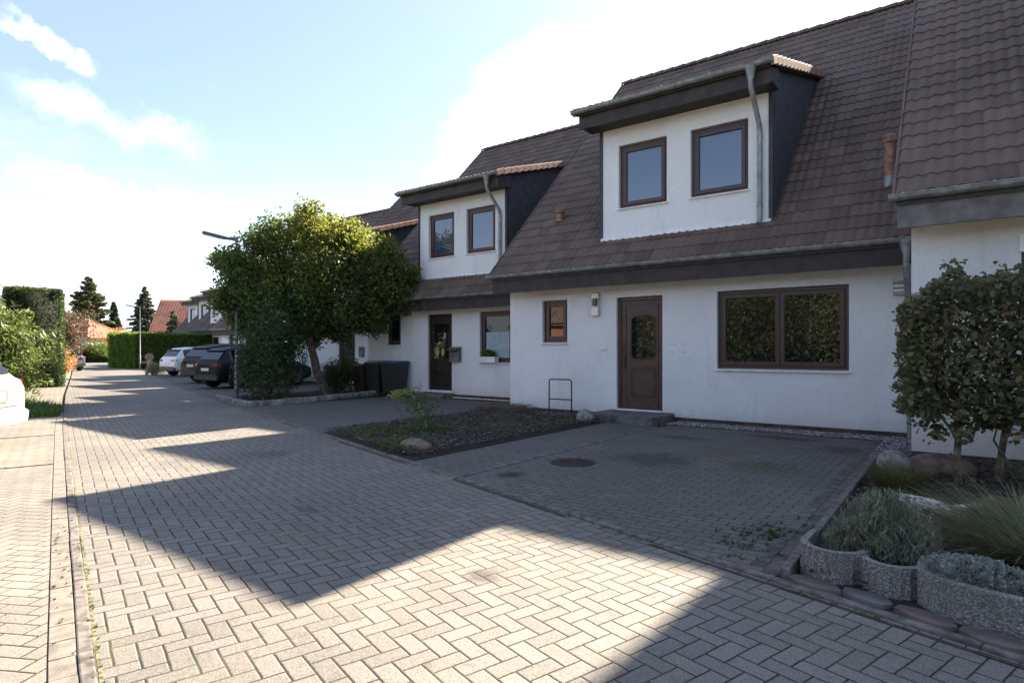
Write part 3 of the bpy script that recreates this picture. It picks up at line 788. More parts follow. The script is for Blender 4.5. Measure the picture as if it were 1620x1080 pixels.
# border rows inside the driveway edge
m = MB(); yy = poly_y(Rt, -.95)+.12
while yy < 10.7:
    for xx in (-.955, -1.063): m.obox((xx, yy+.1+(.1 if xx < -1 else 0), -.016), (.1, .194, .05), Matrix.Rotation(U(-.01, .01), 3, 'Z'))
    yy += .2
struct(m, 'driveway_border', simple('border_block', (.105, .097, .088), .88, var=.3, vscale=7, bump=.003, bscale=200), bevel=.004)
m = MB(); pts = [(-17.15, 8.95), (-16.5, 8.75), (-14.15, 8.1), (-14.05, 8.3), (-14.25, 10.2), (-14.55, 12.1), (-14.9, 12.95)]
def along(pts, L):
    out = []
    for (a, b), (c, d) in zip(pts[:-1], pts[1:]):
        n = max(1, round(math.hypot(c-a, d-b)/L))
        for i in range(n): t = (i+.5)/n; out.append((a+(c-a)*t, b+(d-b)*t, math.atan2(d-b, c-a), math.hypot(c-a, d-b)/n))
    return out
for (x, y, a, l) in along(pts, .28):
    m.obox((x, y, .06+U(-.015, .015)), (l*.96, U(.12, .17), .16), Matrix.Rotation(a+U(-.08, .08), 3, 'Z') @ Matrix.Rotation(U(-.06, .06), 3, 'X'))
be = m.build('stone_edging', simple('pale_edging_stone', (.25, .24, .225), .85, var=.35, vscale=5, bump=.01), None, bevel=.02); recenter(be, (-14.5, 10, 0)); tag(be, 'rough pale stone edging around the bed of the round tree', 'bed edging')
# doorstep
m = MB(); m.box(-5.93, -4.52, 10.42, 11.46, -.05, .165); ds = m.build('doorstep', MAT['step'], None, bevel=.012); recenter(ds, (-5.2, 10.9, 0)); tag(ds, 'grey stone doorstep in front of the brown panelled door', 'step')
m = MB(); m.box(-13.4, -12.1, 12.95, 13.46, -.05, .12); ds = m.build('doorstep', MAT['step'], None, bevel=.012); recenter(ds, (-12.8, 13.2, 0)); tag(ds, 'low step in front of the neighbouring dark door beside the bins', 'step')
# manhole
m = MB(); m.cyl((-3.88, 6.5, -.02), (-3.88, 6.5, .014), .28, seg=40)
for i in range(40):
    a = i*.157; 
    if i % 2: m.obox((-3.88+.24*math.cos(a), 6.5+.24*math.sin(a), .016), (.03, .012, .008), Matrix.Rotation(a, 3, 'Z'))
for i in range(-4, 5):
    for j in range(-4, 5):
        if math.hypot(i, j) < 4.4: m.obox((-3.88+i*.045, 6.5+j*.045, .016), (.025, .025, .008))
mh = m.build('manhole_cover', MAT['iron'], None, bevel=0); recenter(mh, (-3.88, 6.5, 0)); tag(mh, 'round rusty manhole cover set in the driveway pavers', 'manhole cover')
# hoop rack
m = MB(); y = 11.15
m.tube([(-7.26, y, -.02), (-7.26, y, .72), (-7.245, y, .755), (-7.21, y, .77), (-6.74, y, .77), (-6.705, y, .755), (-6.69, y, .72), (-6.69, y, -.02)], .014, 10)
m.tube([(-7.26, y, .34), (-6.69, y, .34)], .014, 10)
rk = m.build('hoop_rail', MAT['black'], None, smooth=True); recenter(rk, (-7, y, 0)); tag(rk, 'black metal hoop with crossbar standing by the white wall left of the door', 'bike rail')
# ================================================================== vegetation
MAT['leaf_tree'] = leafmat('tree_leaf', (.04, .072, .02), (.115, .165, .038), (.2, .21, .05), trans=.42)
MAT['leaf_dark'] = leafmat('dark_leaf', (.024, .048, .02), (.07, .11, .036), (.12, .15, .05), trans=.25)
MAT['leaf_hedge'] = leafmat('hedge_leaf', (.018, .038, .010), (.06, .095, .02), trans=.3)
MAT['leaf_thuja'] = leafmat('thuja_leaf', (.05, .085, .02), (.16, .20, .05), trans=.3)
MAT['leaf_beech'] = leafmat('beech_leaf', (.065, .078, .038), (.16, .165, .08), (.27, .19, .09), trans=.3)
MAT['leaf_red'] = leafmat('red_leaf', (.085, .05, .035), (.19, .13, .085), trans=.3)
MAT['leaf_orange'] = leafmat('orange_leaf', (.45, .14, .02), (.75, .32, .05), trans=.35)
MAT['leaf_fir'] = leafmat('fir_needle', (.024, .045, .028), (.075, .10, .055), trans=.12)
MAT['leaf_pine'] = leafmat('pine_needle', (.05, .065, .028), (.15, .16, .065), trans=.2)
MAT['leaf_silver'] = leafmat('silver_leaf', (.17, .2, .18), (.34, .37, .33), trans=.2)
MAT['leaf_lav'] = leafmat('lavender_leaf', (.13, .15, .10), (.27, .29, .20), (.19, .15, .17), trans=.25)
MAT['grass'] = leafmat('grass_blade', (.075, .10, .045), (.22, .23, .11), (.40, .32, .18), trans=.35)
MAT['grass_g'] = leafmat('green_blade', (.03, .07, .012), (.09, .16, .03), trans=.35)
MAT['leaf_opp'] = leafmat('garden_leaf', (.022, .036, .012), (.07, .085, .03), (.13, .07, .045), trans=.3)

def limbs(mb, p0, p1, r0, r1, n=5, wob=.05, seg=8, m=0):
    p0, p1 = Vector(p0), Vector(p1); L = (p1-p0).length; pts = []; rr = []
    for i in range(n+1):
        t = i/n; w = wob*L*math.sin(PI*t)
        pts.append(p0.lerp(p1, t)+Vector((U(-w, w), U(-w, w), U(-w, w)*.5))); rr.append(r0+(r1-r0)*t)
    mb.tube(pts, rr, seg, m); return pts

# ---- the round tree
def lat(l, d, z, c=(-15.95, 11.35)): return (c[0]+.803*l-.596*d, c[1]+.596*l+.803*d, z)
tr = empty('round_tree', (-15.9, 11.7, 0), 0, 'broad round-crowned green tree with sunlit yellow top, behind the street lamp', 'tree')
CL = [(.1,5.45,.5),(-.1,5.2,.55),(-1.18,4.95,.75),(-1.6,4.6,.6),(.96,4.9,.75),(1.25,4.75,.6),(.1,4.85,.8),(-2.75,4.15,.45),(-2.35,3.95,.6),(-1.8,3.66,.95),(-.7,3.95,1.05),(.44,3.8,1.1),
      (1.5,4.0,.95),(2.15,4.35,.55),(2.3,3.5,.85),(2.75,3.1,.6),(2.65,3.8,.5),(1.6,2.85,.9),(.15,2.85,.9),(-1.0,2.75,.95),(-1.95,2.65,.85),(-1.4,2.2,.75),(-2.2,2.25,.5),(-.5,1.95,.55),(.5,1.95,.5),(.3,2.25,.65),(1.35,2.3,.6),(2.0,2.2,.45),(.9,2.3,.45),(-.3,2.2,.5),(-2.45,3.1,.6)]
t0 = (-15.9, 11.7, -.05)
m = MB(); tp = limbs(m, t0, lat(-.25, .1, 1.9), .15, .11, 5, .03, 10)
m.tube([(t0[0], t0[1], -.05), (t0[0], t0[1], .12)], [.2, .14], 10)
for (l, z, r) in CL:
    a = lat(-.25+l*.1, .1, 1.8+U(0, .5)); b = lat(l, U(-.5, .5), z); mid = Vector(a).lerp(Vector(b), .5)+Vector((0, 0, -.15*abs(l)))
    limbs(m, a, mid, .07, .045, 3, .05, 6); limbs(m, mid, b, .045, .015, 3, .08, 6)
    for _ in range(3): limbs(m, Vector(b).lerp(mid, .3), Vector(b)+Vector((U(-r, r), U(-r, r), U(-r, r)*.8)), .018, .005, 3, .06, 5)
m.build('trunk', MAT['bark'], tr, smooth=True, loc=(15.9, -11.7, 0))
P = []
for (l, z, r) in CL:
    for k in range(3):
        d = U(-1.2, 1.2)*(1-abs(l)/4); P.append(blob(int(900*r*r)+150, lat(l+U(-.15, .15), d, z+U(-.15, .15)), (r*.88, r*.88, r*.75), .75, .22))
for _ in range(70):
    l, z, r = random.choice(CL[:17]); a = random.uniform(0, 6.3)
    c = lat(l+r*1.0*math.cos(a), U(-.6, .6), z+r*.85*math.sin(a)); P.append(blob(45, c, (.2, .2, .22), .9))
for (l, dd, z, r) in ((-1.85, -1.55, 3.95, .5), (-1.7, -1.6, 3.35, .55), (-2.1, -1.5, 2.8, .5), (-1.2, -1.6, 2.9, .6)): P.append(blob(1100, lat(l, dd, z), (r, r, r*.8), .8, .25))
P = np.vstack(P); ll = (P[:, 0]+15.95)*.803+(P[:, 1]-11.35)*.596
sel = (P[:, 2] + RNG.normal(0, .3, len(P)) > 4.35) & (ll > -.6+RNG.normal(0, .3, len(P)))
MAT['leaf_top'] = leafmat('sunlit_top_leaf', (.07, .095, .018), (.18, .20, .032), (.30, .28, .05), trans=.55)  # yellower leaf colour paints sunlight onto the upper right of the crown
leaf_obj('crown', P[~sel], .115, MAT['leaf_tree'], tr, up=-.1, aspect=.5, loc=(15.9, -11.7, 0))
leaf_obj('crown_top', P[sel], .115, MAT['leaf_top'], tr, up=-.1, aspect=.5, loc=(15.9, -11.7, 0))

def bush(name, label, cat, c, r, n, size, mat, stems=5, group=None, aspect=.42, up=.2, core=True, shell=.6, lump=.18, parts=4):
    e = empty(name, (c[0], c[1], 0), 0, label, cat, group)
    m = MB()
    for _ in range(stems):
        a = U(0, 6.3); limbs(m, (U(-.08, .08), U(-.08, .08), -.03), (r[0]*.6*math.cos(a), r[1]*.6*math.sin(a), c[2]+U(-.2, .5)*r[2]), .022, .008, 4, .06, 6)
    m.build('stem', MAT['bark_dk'], e, smooth=True)
    P = [blob(n//2, (0, 0, c[2]), r, shell, lump)]
    for _ in range(parts*3):
        a, b = U(0, 6.3), U(-.7, 1); k = U(.35, .5)
        P.append(blob(n//(parts*6), (r[0]*.62*math.cos(a)*math.sqrt(1-b*b*.9), r[1]*.62*math.sin(a)*math.sqrt(1-b*b*.9), c[2]+r[2]*.62*b), (r[0]*k, r[1]*k, r[2]*k), .8, lump))
    P = np.vstack(P); P = P[P[:, 2] > .02]
    leaf_obj('foliage', P, size, mat, e, up=up, aspect=aspect); return e
bush('oleander_bush', 'dense dark green bush reaching the ground between the street lamp and the tree trunk', 'bush', (-15.15, 9.35, 1.25), (1.0, .8, 1.35), 15000, .10, MAT['leaf_dark'], aspect=.32, up=.3)
bush('small_bush', 'low green bush right beside the base of the tree trunk', 'bush', (-15.85, 12.15, .6), (.5, .45, .62), 4500, .07, MAT['leaf_dark'], up=.4)
bush('small_bush', 'bush with pale leaf edges between the dark bush and the white wall', 'bush', (-16.6, 12.5, .5), (.6, .5, .55), 3000, .07, leafmat('variegated_leaf', (.06, .09, .03), (.28, .3, .2)), up=.4)
# white dots stand in for the bright highlights on the bush foliage
m = MB()
for _ in range(9):
    a, b = U(0, 6.3), U(-.2, .8); m.ell((-15.15+1.0*math.cos(a), 9.35+.8*math.sin(a), 1.3+1.2*b), (.035, .035, .015), 6, 4)
bl = m.build('leaf_glints', MAT['white'], None, smooth=True); bo = [o for o in bpy.data.objects if o.name == 'oleander_bush'][0]; bl.parent = bo; bl.location = (15.15, -9.35, 0)

# ---- beech hedge on stems at the right
be = empty('beech_hedge', (.4, 7.8, 0), 0, 'clipped beech hedge on bare stems in front of the right-hand house', 'hedge')
m = MB()
for (x, y, tx) in ((-.42, -.15, -.46), (-.08, .25, -.02), (1.15, .1, 1.1), (1.9, 0, 1.9)):
    tp = limbs(m, (x, y, -.03), (tx, y+.05, .95), .036, .026, 5, .03, 8)
    for _ in range(9):
        limbs(m, Vector(tp[-1])+Vector((0, 0, U(-.45, .3))), (tx+U(-.55, .55), y+U(-.4, .4), U(1.0, 2.1)), .02, .006, 4, .06, 6)
limbs(m, (-.42, -.15, .45), (-.62, -.2, .85), .016, .01, 3, .05, 6); limbs(m, (.0, .2, .1), (-.2, -.3, .8), .014, .006, 4, .1, 6)
m.build('stem', MAT['bark'], be, smooth=True)
P = [box_pts(14000, -.86, 2.3, -.5, .5, .72, 2.12, .30, (1.4, .3, 1.3, .5, 1)), np.column_stack([RNG.uniform(-.8, 2.2, 8000), RNG.uniform(-.4, .4, 8000), RNG.uniform(.7, 2.05, 8000)])]
for _ in range(36): 
    P.append(blob(22, (U(-.85, 2.2), U(-.4, .4), U(2.08, 2.26)), (.07, .07, .10), .9))
for _ in range(26): P.append(blob(26, (U(-.95, -.8), U(-.45, .4), U(.7, 2.1)), (.08, .1, .09), .9))
for _ in range(22): P.append(blob(24, (U(-.8, .7), U(-.5, .2), U(.52, .74)), (.10, .1, .09), .9))
P = np.vstack(P)
k = np.hypot(P[:, 0]+.86, P[:, 2]-2.12); P = P[~((P[:, 0] < -.62) & (P[:, 2]-2.02 > (P[:, 0]+.72)*.9))]
leaf_obj('foliage', P, .07, MAT['leaf_beech'], be, up=-.1, aspect=.62, bias=(0, -.35, 0), fold=.1)
# bare brown conifer twigs in front
tw = empty('dry_twigs', (1.15, 6.9, 0), 0, 'wispy grey-brown dead twigs sticking out in front of the beech hedge at the right edge', 'twigs')
m = MB()
for _ in range(260):
    z = U(.95, 1.5); a = Vector((U(-.1, .9), U(-.2, .3), z)); b = a+Vector((U(-.75, -.25), U(-.25, .05), U(-.05, .28)))
    limbs(m, a, b, .004, .0015, 3, .06, 4)
limbs(m, (.3, .1, 0), (.4, .1, 1.5), .03, .012, 5, .04, 6)
m.build('twigs', simple('dry_twig', (.17, .13, .10), .9), tw)

# ---- grasses
def blades(mb, c, n, h, spread, w=.005, lean=.5, hv=.4, seg=4):
    for _ in range(n):
        a = U(0, 6.3); r = spread*random.random()**.6; x, y = c[0]+r*.35*math.cos(a), c[1]+r*.35*math.sin(a)
        L = h*(1+U(-hv, hv)); la = a+U(-.6, .6); b = lean*U(.3, 1.2); ww = w*U(.6, 1.4)
        pts = []
        for k in range(seg+1):
            t = k/seg; d = b*L*t*t; pts.append(Vector((x+d*math.cos(la)+r*.4*t*math.cos(a), y+d*math.sin(la)+r*.4*t*math.sin(a), c[2]+L*(t-.28*b*t*t*1.4))))
        s = Vector((-math.sin(la), math.cos(la), 0)); vs = []
        for k, p in enumerate(pts):
            q = ww*(1-(k/seg)**1.5)+.0004; vs += [p-s*q, p+s*q]
        mb.raw(vs, [(2*k, 2*k+1, 2*k+3, 2*k+2) for k in range(seg)])
def grass_tuft(name, label, cat, c, n, h, spread, mat, **k):
    m = MB(); blades(m, (0, 0, c[2]), n, h, spread, **k); o = m.build(name, mat, None); o.location = (c[0], c[1], 0); return tag(o, label, cat)
grass_tuft('ornamental_grass', 'big arching clump of fine green ornamental grass at the right edge behind the planter stones', 'ornamental grass', (.46, 4.95, .03), 2400, .43, .8, MAT['grass'], w=.005, lean=1.0)
grass_tuft('ornamental_grass', 'second taller grass clump by the beech stems at the right edge', 'ornamental grass', (.98, 6.1, .03), 900, .62, .6, MAT['grass'], w=.006, lean=.8)
grass_tuft('yellow_grass', 'small olive tuft of grass in front of the round boulder', 'grass tuft', (-.50, 6.95, .03), 700, .26, .35, leafmat('olive_blade', (.07, .08, .02), (.15, .14, .045)), w=.005, lean=.7)
# grass in street joints
def tufts(spots, name, label, h=.06, mat=None):
    m = MB()
    for (x, y, n, s, hh) in spots: blades(m, (x, y, .0), n, hh, s, w=.003, lean=.9, seg=3)
    o = m.build(name, mat or MAT['grass_g'], None); tag(o, label, 'weeds', kind='stuff'); return o
sp = []
for _ in range(80):
    a, b = RNG.normal(0, .13), RNG.normal(0, .22); sp.append((-1.12+a+.25*b, 4.95+b, 12, U(.01, .03), U(.02, .045)))
for _ in range(16): sp.append((U(-1.3, -.9), U(4.1, 4.5), 10, .04, .03))
tufts(sp, 'joint_weeds', 'small green weeds in the paving joints near the first planter stone', mat=leafmat('weed_blade', (.03, .06, .014), (.085, .11, .035)))
sp = []
for _ in range(60):
    x = U(-9, 1); sp.append((x, poly_y(Rt, x)-.03, 6, .03, .018))
for _ in range(40):
    x = U(-5, -1); sp.append((x, poly_y(Lf, x)+.02, 5, .02, .014))
tufts(sp, 'joint_moss', 'moss and tiny weeds growing in the kerb joints')

# ---- lavender, silver plant
lv = empty('lavender_bush', (-.40, 4.42, 0), 0, 'grey-green lavender bush behind the first two planter stones', 'lavender')
m = MB()
for _ in range(1500):
    a = U(0, 6.3); b = random.random()**.7; d = Vector((math.cos(a)*b*.30, math.sin(a)*b*.26, .46*math.sqrt(max(.05, 1-b*b*.75))*U(.75, 1.08)))
    limbs(m, (d.x*.15, d.y*.15, .03), d, .0022, .0011, 2, .03, 3)
m.build('stem', simple('lavender_stem', (.13, .14, .09), .9), lv)
P = []
for _ in range(1700):
    a = U(0, 6.3); b = random.random()**.6; h = .46*math.sqrt(max(.05, 1-b*b*.75))*U(.42, 1.0)*(1+.18*math.sin(3*a+1))
    P.append(np.array([math.cos(a)*b*.31, math.sin(a)*b*.27, h])+RNG.normal(0, .014, (9, 3)))
leaf_obj('foliage', np.vstack(P), .042, MAT['leaf_lav'], lv, up=1.3, aspect=.15)
sl = empty('silver_plant', (.06, 3.96, 0), 0, 'low silvery curry plant growing in the long planter trough', 'silver plant')
P = [blob(2200, (0, 0, .215), (.22, .11, .10), .6)]
for _ in range(110):
    a = U(0, 6.3); b = random.random()**.5; P.append(np.array([.24*b*math.cos(a), .13*b*math.sin(a), .21+.105*math.sqrt(1-b*b*.9)])+RNG.normal(0, .008, (26, 3)))
leaf_obj('foliage', np.vstack(P), .020, MAT['leaf_silver'], sl, up=.5, aspect=.3)
m = MB()
for _ in range(60): limbs(m, (U(-.1, .1), U(-.05, .05), .1), (U(-.22, .22), U(-.11, .11), U(.22, .3)), .003, .0015, 2, .05, 4)
m.build('stem', simple('silver_stem', (.3, .3, .26), .9), sl)

# ---- planter stones
def agg():
    t = NT('exposed_aggregate'); p = t.pos()
    v = t.n('TexVoronoi', feature='F1'); v.inputs['Scale'].default_value = 85; t.set(v.inputs['Vector'], p)
    c = t.mix(v.outputs['Distance'], v.outputs['Color'], (0, 0, 0)); bw = t.n('RGBToBW'); t.set(bw.inputs[0], v.outputs['Color'])
    c = t.mix(bw.outputs[0], (.10, .10, .10), (.40, .38, .35)); c = t.mix(t.ramp(v.outputs['Distance'], .45, .7), c, (.14, .135, .12))
    c = t.mix(t.M('MULTIPLY', t.ramp(t.noise(3, p, 4), .45, .65), .4), c, (.12, .13, .10))
    t.pbsdf(c, .85, 0, t.bump(v.outputs['Distance'], -.006)); return t.m
MAT['agg'] = agg()
def ring_stone(name, label, pts, th, h, rib=0):
    """open concrete planter stone: wall thickness th swept along pts"""
    m = MB(); P = [Vector(p) for p in pts]; n = len(P); vs = []
    for i, p in enumerate(P):
        u = (P[min(i+1, n-1)]-P[max(i-1, 0)]).normalized(); nn = Vector((u.y, -u.x))
        k = (1 if i % 2 else 0)*rib
        o = p+nn*(th+k); vs += [(p.x, p.y, -.04), (p.x, p.y, h), (o.x, o.y, h), (o.x, o.y, -.04)]
    fs = []
    for i in range(n-1):
        a = i*4; b = a+4
        fs += [(a, a+1, b+1, b), (a+1, a+2, b+2, b+1), (a+2, a+3, b+3, b+2)]
    fs += [(0, 3, 2, 1), ((n-1)*4, (n-1)*4+1, (n-1)*4+2, (n-1)*4+3)]
    m.raw(vs, fs); o = m.build(name, MAT['agg'], None, bevel=0 if rib else .01); c = sum(P, Vector((0, 0)))/n; recenter(o, (c.x, c.y, 0)); return tag(o, label, 'planter stone', 'concrete planter stones along the right bed')
def arcp(cx, cy, r, a0, a1, n): return [(cx+r*math.cos(R(a0+(a1-a0)*i/n)), cy+r*math.sin(R(a0+(a1-a0)*i/n))) for i in range(n+1)]
# inner wall line, outward normal on the street side (walk towards +x along the street -> normal (u.y,-u.x) points to the street)
ring_stone('planter_stone', 'round ribbed concrete planter stone at the driveway corner, leftmost', [(-.77, 4.45)]+arcp(-.625, 4.20, .150, 180, 352, 22), .035, .205, .012)
ring_stone('planter_stone', 'ribbed concrete planter stone in the middle, between the round one and the long trough', arcp(-.318, 4.135, .128, 192, 345, 18), .035, .195, .012)
ring_stone('planter_trough', 'long rough concrete planter trough holding the silver plant', [(-.02, 4.2), (-.12, 4.18), (-.150, 4.11), (-.145, 3.99), (-.09, 3.92), (0, 3.87), (.12, 3.83), (.25, 3.81), (.36, 3.82), (.5, 3.86), (.62, 3.93), (.7, 4.05), (.72, 4.2)], .05, .215)
m = MB(); m.face([(-.76, 4.06, .14), (-.42, 4.12, .14), (-.45, 4.45, .14), (-.76, 4.45, .10)]); m.face([(-.2, 3.98, .15), (.2, 3.82, .15), (.7, 3.95, .15), (.7, 4.3, .15), (-.1, 4.3, .15)]); struct(m, 'planter_soil', MAT['bed'])
# slabs in front of the planters
slm = [simple('pink_slab', (.14, .105, .09), .85, var=.25, vscale=5), simple('grey_slab', (.13, .125, .12), .85, var=.25, vscale=5)]
k = 0
for (x, y, a, l, w) in ((-.70, 3.935, -.36, .30, .14), (-.42, 3.885, -.24, .26, .15), (-.15, 3.78, -.38, .28, .13), (.13, 3.69, -.31, .28, .13), (.42, 3.59, -.3, .3, .12), (.74, 3.5, -.3, .3, .12)):
    m = MB(); n = 7; pts = []
    for i in range(n):
        t = 2*PI*i/n; pts.append((l/2*math.cos(t)*U(.85, 1.1)*1.1, w/2*math.sin(t)*U(.9, 1.1)*1.15))
    m.prism(pts, 2, .0, .035); o = m.build('stone_slab', slm[k % 3 == 1], None, bevel=.005); o.location = (x, y, 0); o.rotation_euler = (U(-.04, .04), U(-.04, .04), a)
    tag(o, ['pinkish flat slab under the round ribbed planter stone', 'grey flat slab below the middle planter stone', 'pinkish flat slab at the left end of the long trough', 'pinkish flat slab below the silver plant', 'grey flat slab at the lower right corner of the photo', 'pinkish flat slab at the far right end of the trough'][k], 'stone slab', 'flat stone slabs laid along the planter stones'); k += 1
# boulders, log
def boulder(c, r, label, mat, rz=0):
    m = MB(); m.ell((0, 0, 0), r, 20, 14, noise=.09); o = m.build('boulder', mat, None, smooth=True); o.location = c; o.rotation_euler = (0, 0, rz); return tag(o, label, 'boulder')
gb = simple('granite', (.24, .23, .21), .85, var=.3, vscale=12, bump=.006, bscale=60); rb = simple('red_boulder', (.17, .115, .09), .85, var=.3, vscale=8, bump=.006, bscale=50)
boulder((-.60, 8.0, .13), (.16, .15, .16), 'round grey boulder beside the driveway, in front of the right-hand house', gb)
boulder((-.18, 8.15, .10), (.33, .2, .16), 'long reddish boulder right of the round grey one', rb, .2)
boulder((.25, 6.5, .06), (.22, .15, .11), 'flat brown boulder behind the whitewashed log', rb, .4)
boulder((-6.08, 5.95, .06), (.31, .2, .12), 'flat brown boulder in the front corner of the mulch bed', rb, -.3)
boulder((-5.77, 10.12, .12), (.17, .15, .16), 'rounded pale boulder beside the doorstep', gb, .5)
boulder((-8.1, 10.6, .07), (.22, .16, .12), 'grey boulder by the wall left of the black hoop', gb, .2)
boulder((-.66, 4.75, .08), (.12, .09, .07), 'small pale stone behind the first planter stone', simple('pale_stone', (.36, .33, .28), .85, var=.2))
m = MB(); limbs(m, (-.42, 6.32, .10), (.0, 5.88, .12), .045, .06, 6, .03, 12)
limbs(m, (-.1, 5.98, .12), (.12, 5.82, .22), .03, .02, 3, .03, 8)
def logm():
    t = NT('birch_bark'); p = t.pos(); c = t.mix(t.ramp(t.noise(18, t.mapping(p, (1, 1, 2)), 4, .7), .52, .6), (.62, .6, .57), (.06, .05, .045)); t.pbsdf(c, .85, 0, t.bump(t.noise(30, p, 3), .006)); return t.m
lg = m.build('birch_log', logm(), None, smooth=True); recenter(lg, (-.2, 6.1, .1)); tag(lg, 'whitish birch log lying among the grasses', 'log')
m = MB()
m.ell((.48, 6.6, .16), (.07, .07, .1), 12, 8); m.tube([(.48, 6.6, .24), (.475, 6.6, .55)], .006, 6)
gk = m.build('garden_stake', simple('grey_glaze', (.22, .24, .26), .5), None, smooth=True); recenter(gk, (.48, 6.6, 0)); tag(gk, 'small grey bulb on a thin stake among the grass near the beech stem', 'garden ornament')
# branch heap
m = MB()
for _ in range(220):
    a = U(0, 3.2); c = Vector((-8.1+U(-.55, .5), 10.55+U(-.3, .3), .05+U(0, .16))); d = Vector((math.cos(a), math.sin(a)*.5, U(-.15, .2)))*U(.2, .5); limbs(m, c-d, c+d, .006, .003, 4, .05, 4)
hp = m.build('branch_heap', simple('dead_branch', (.13, .10, .075), .9), None); recenter(hp, (-8.1, 10.6, 0)); tag(hp, 'low heap of dry brown branches at the back of the mulch bed', 'branch heap')
# weeds in the mulch bed
P = []
for (x, y, r, n) in ((-7.7, 6.5, .5, 700), (-6.6, 6.1, .55, 700), (-7.1, 7.2, .5, 900), (-6.0, 5.6, .3, 350), (-8.2, 6.9, .35, 300), (-6.5, 5.75, .3, 350), (-6.3, 8.0, .6, 260), (-7.2, 9, .8, 260), (-6.0, 9.5, .4, 260)):
    for _ in range(n//14): 
        cx, cy = x+RNG.normal(0, r*.5), y+RNG.normal(0, r*.5)
        if cy < poly_y(Rt, cx)+.12 or cx > -5.65 or cx < -8.65: continue
        P.append(np.array([cx, cy, .08])+RNG.normal(0, 1, (14, 3))*np.array([.05, .05, .025]))
gw = leaf_obj('ground_weeds', np.vstack(P), .045, leafmat('weed_leaf', (.04, .075, .02), (.12, .16, .05)), None, up=.6, aspect=.5); tag(gw, 'low green weeds spreading in the front half of the mulch bed', 'weeds', kind='stuff')
P = []
for _ in range(160):
    x, y, z = fbed2(); P.append(np.array([x, y, .08])+RNG.normal(0, 1, (12, 3))*np.array([.06, .06, .02]))
gw = leaf_obj('ground_weeds', np.vstack(P), .04, leafmat('bed_leaf', (.04, .06, .02), (.11, .12, .045)), None, up=.5, aspect=.5); tag(gw, 'sparse low plants among the litter of the right-hand bed', 'weeds', kind='stuff')
# nodding tall weed
nw = empty('nodding_plant', (-7.05, 7.15, 0), 0, 'tall bent yellow-green plant with drooping head in the mulch bed', 'plant')
m = MB(); ps = [(0, 0, .04), (-.03, .0, .22), (-.10, -.02, .42), (-.16, -.05, .56), (-.24, -.1, .66), (-.34, -.17, .70), (-.44, -.24, .68), (-.5, -.29, .62)]
m.tube([Vector(p) for p in ps], [.016, .015, .013, .012, .01, .01, .009, .006], 8); m.build('stem', simple('pale_stem', (.28, .32, .14), .7), nw, smooth=True)
P = [np.array(ps[-2])+RNG.normal(0, 1, (420, 3))*np.array([.075, .06, .035])+np.array([0, 0, -.02]), np.array(ps[-3])+RNG.normal(0, 1, (200, 3))*np.array([.06, .05, .03])]
leaf_obj('flower_head', np.vstack(P), .045, leafmat('head_leaf', (.16, .2, .06), (.34, .38, .14)), nw, up=-.5, aspect=.35)
P = [np.array(p)+RNG.normal(0, 1, (int(90+40*i), 3))*np.array([.12+.02*i, .12+.02*i, .07]) for i, p in enumerate(ps[4::-1])]
leaf_obj('leaves', np.vstack(P), .075, leafmat('stalk_leaf', (.045, .08, .025), (.13, .17, .06)), nw, up=.1, aspect=.3)

MAT['hedge_core'] = simple('hedge_inside', (.012, .02, .008), .95)
# ---- left side: thuja, tall hedge, grass verge
th = bush('conifer_bush', 'loose yellow-green conifer bush behind the white car', 'bush', (-19.9, 4.35, 1.2), (1.3, 1.2, 1.25), 24000, .16, MAT['leaf_thuja'], aspect=.25, up=.25, lump=.3)
bush('conifer_bush', 'lighter green loose bush at the very left edge, behind the conifer bush', 'bush', (-24.5, 4.2, 1.9), (2.0, 1.6, 1.7), 12000, .2, MAT['leaf_opp'], aspect=.3, up=.2, lump=.3)
def hedge(name, label, c, rz, L, W, H, n, size, mat, cat='hedge', z0=0, aspect=.4, group=None, faces=(1, 1, 1, 1, 1)):
    core = MB(); core.box(-L/2+.12, L/2-.12, -W/2+.12, W/2-.12, 0, H-.12)
    P = box_pts(n, -L/2, L/2, -W/2, W/2, z0, H, .16, faces)
    o = leaf_obj(name, P, size, [mat, MAT['hedge_core']], None, up=.25, aspect=aspect, core=core); o.location = (c[0], c[1], 0); o.rotation_euler = (0, 0, rz); return tag(o, label, cat, group)
hedge('tall_hedge', 'tall dark clipped hedge standing left of the street', (-29.6, 8.05), -R(17.5), 4.0, 1.7, 3.72, 36000, .10, MAT['leaf_hedge'], aspect=.35)
m = MB()
for _ in range(5200):
    x = U(-19.5, -15.3); y = U(2.2, 5.2)
    if y > poly_y(Lf, x)-.12 or y < poly_y(Lf, x)-2.8: continue
    blades(m, (x, y, 0), 1, .2, .01, w=.008, lean=.7, seg=3)
for (x, y) in [(U(-18.6, -15.6), U(3.3, 4.7)) for _ in range(46)]:
    if y < poly_y(Lf, x)-.15: blades(m, (x, y, 0), 26, U(.22, .34), .16, w=.009, lean=.9, seg=3)
gp = m.build('grass_patch', MAT['grass_g'], None); tag(gp, 'lush green grass on the verge between the parked white car and the hedge', 'grass', kind='stuff')
hedge('far_hedge', 'long clipped hedge with sunlit top behind the white parked car', (-53.2, 23.4), R(0), 5.0, 7.0, 2.75, 26000, .17, leafmat('bright_hedge_leaf', (.05, .10, .014), (.16, .25, .03), trans=.5), faces=(.3, 1, 1, .2, 1.5))
bush('purple_tree', 'red-brown leafed small tree above the orange shrubs left of the street', 'tree', (-47.6, 14.6, 2.6), (1.4, 1.3, 1.7), 7000, .17, MAT['leaf_red'], lump=.3)
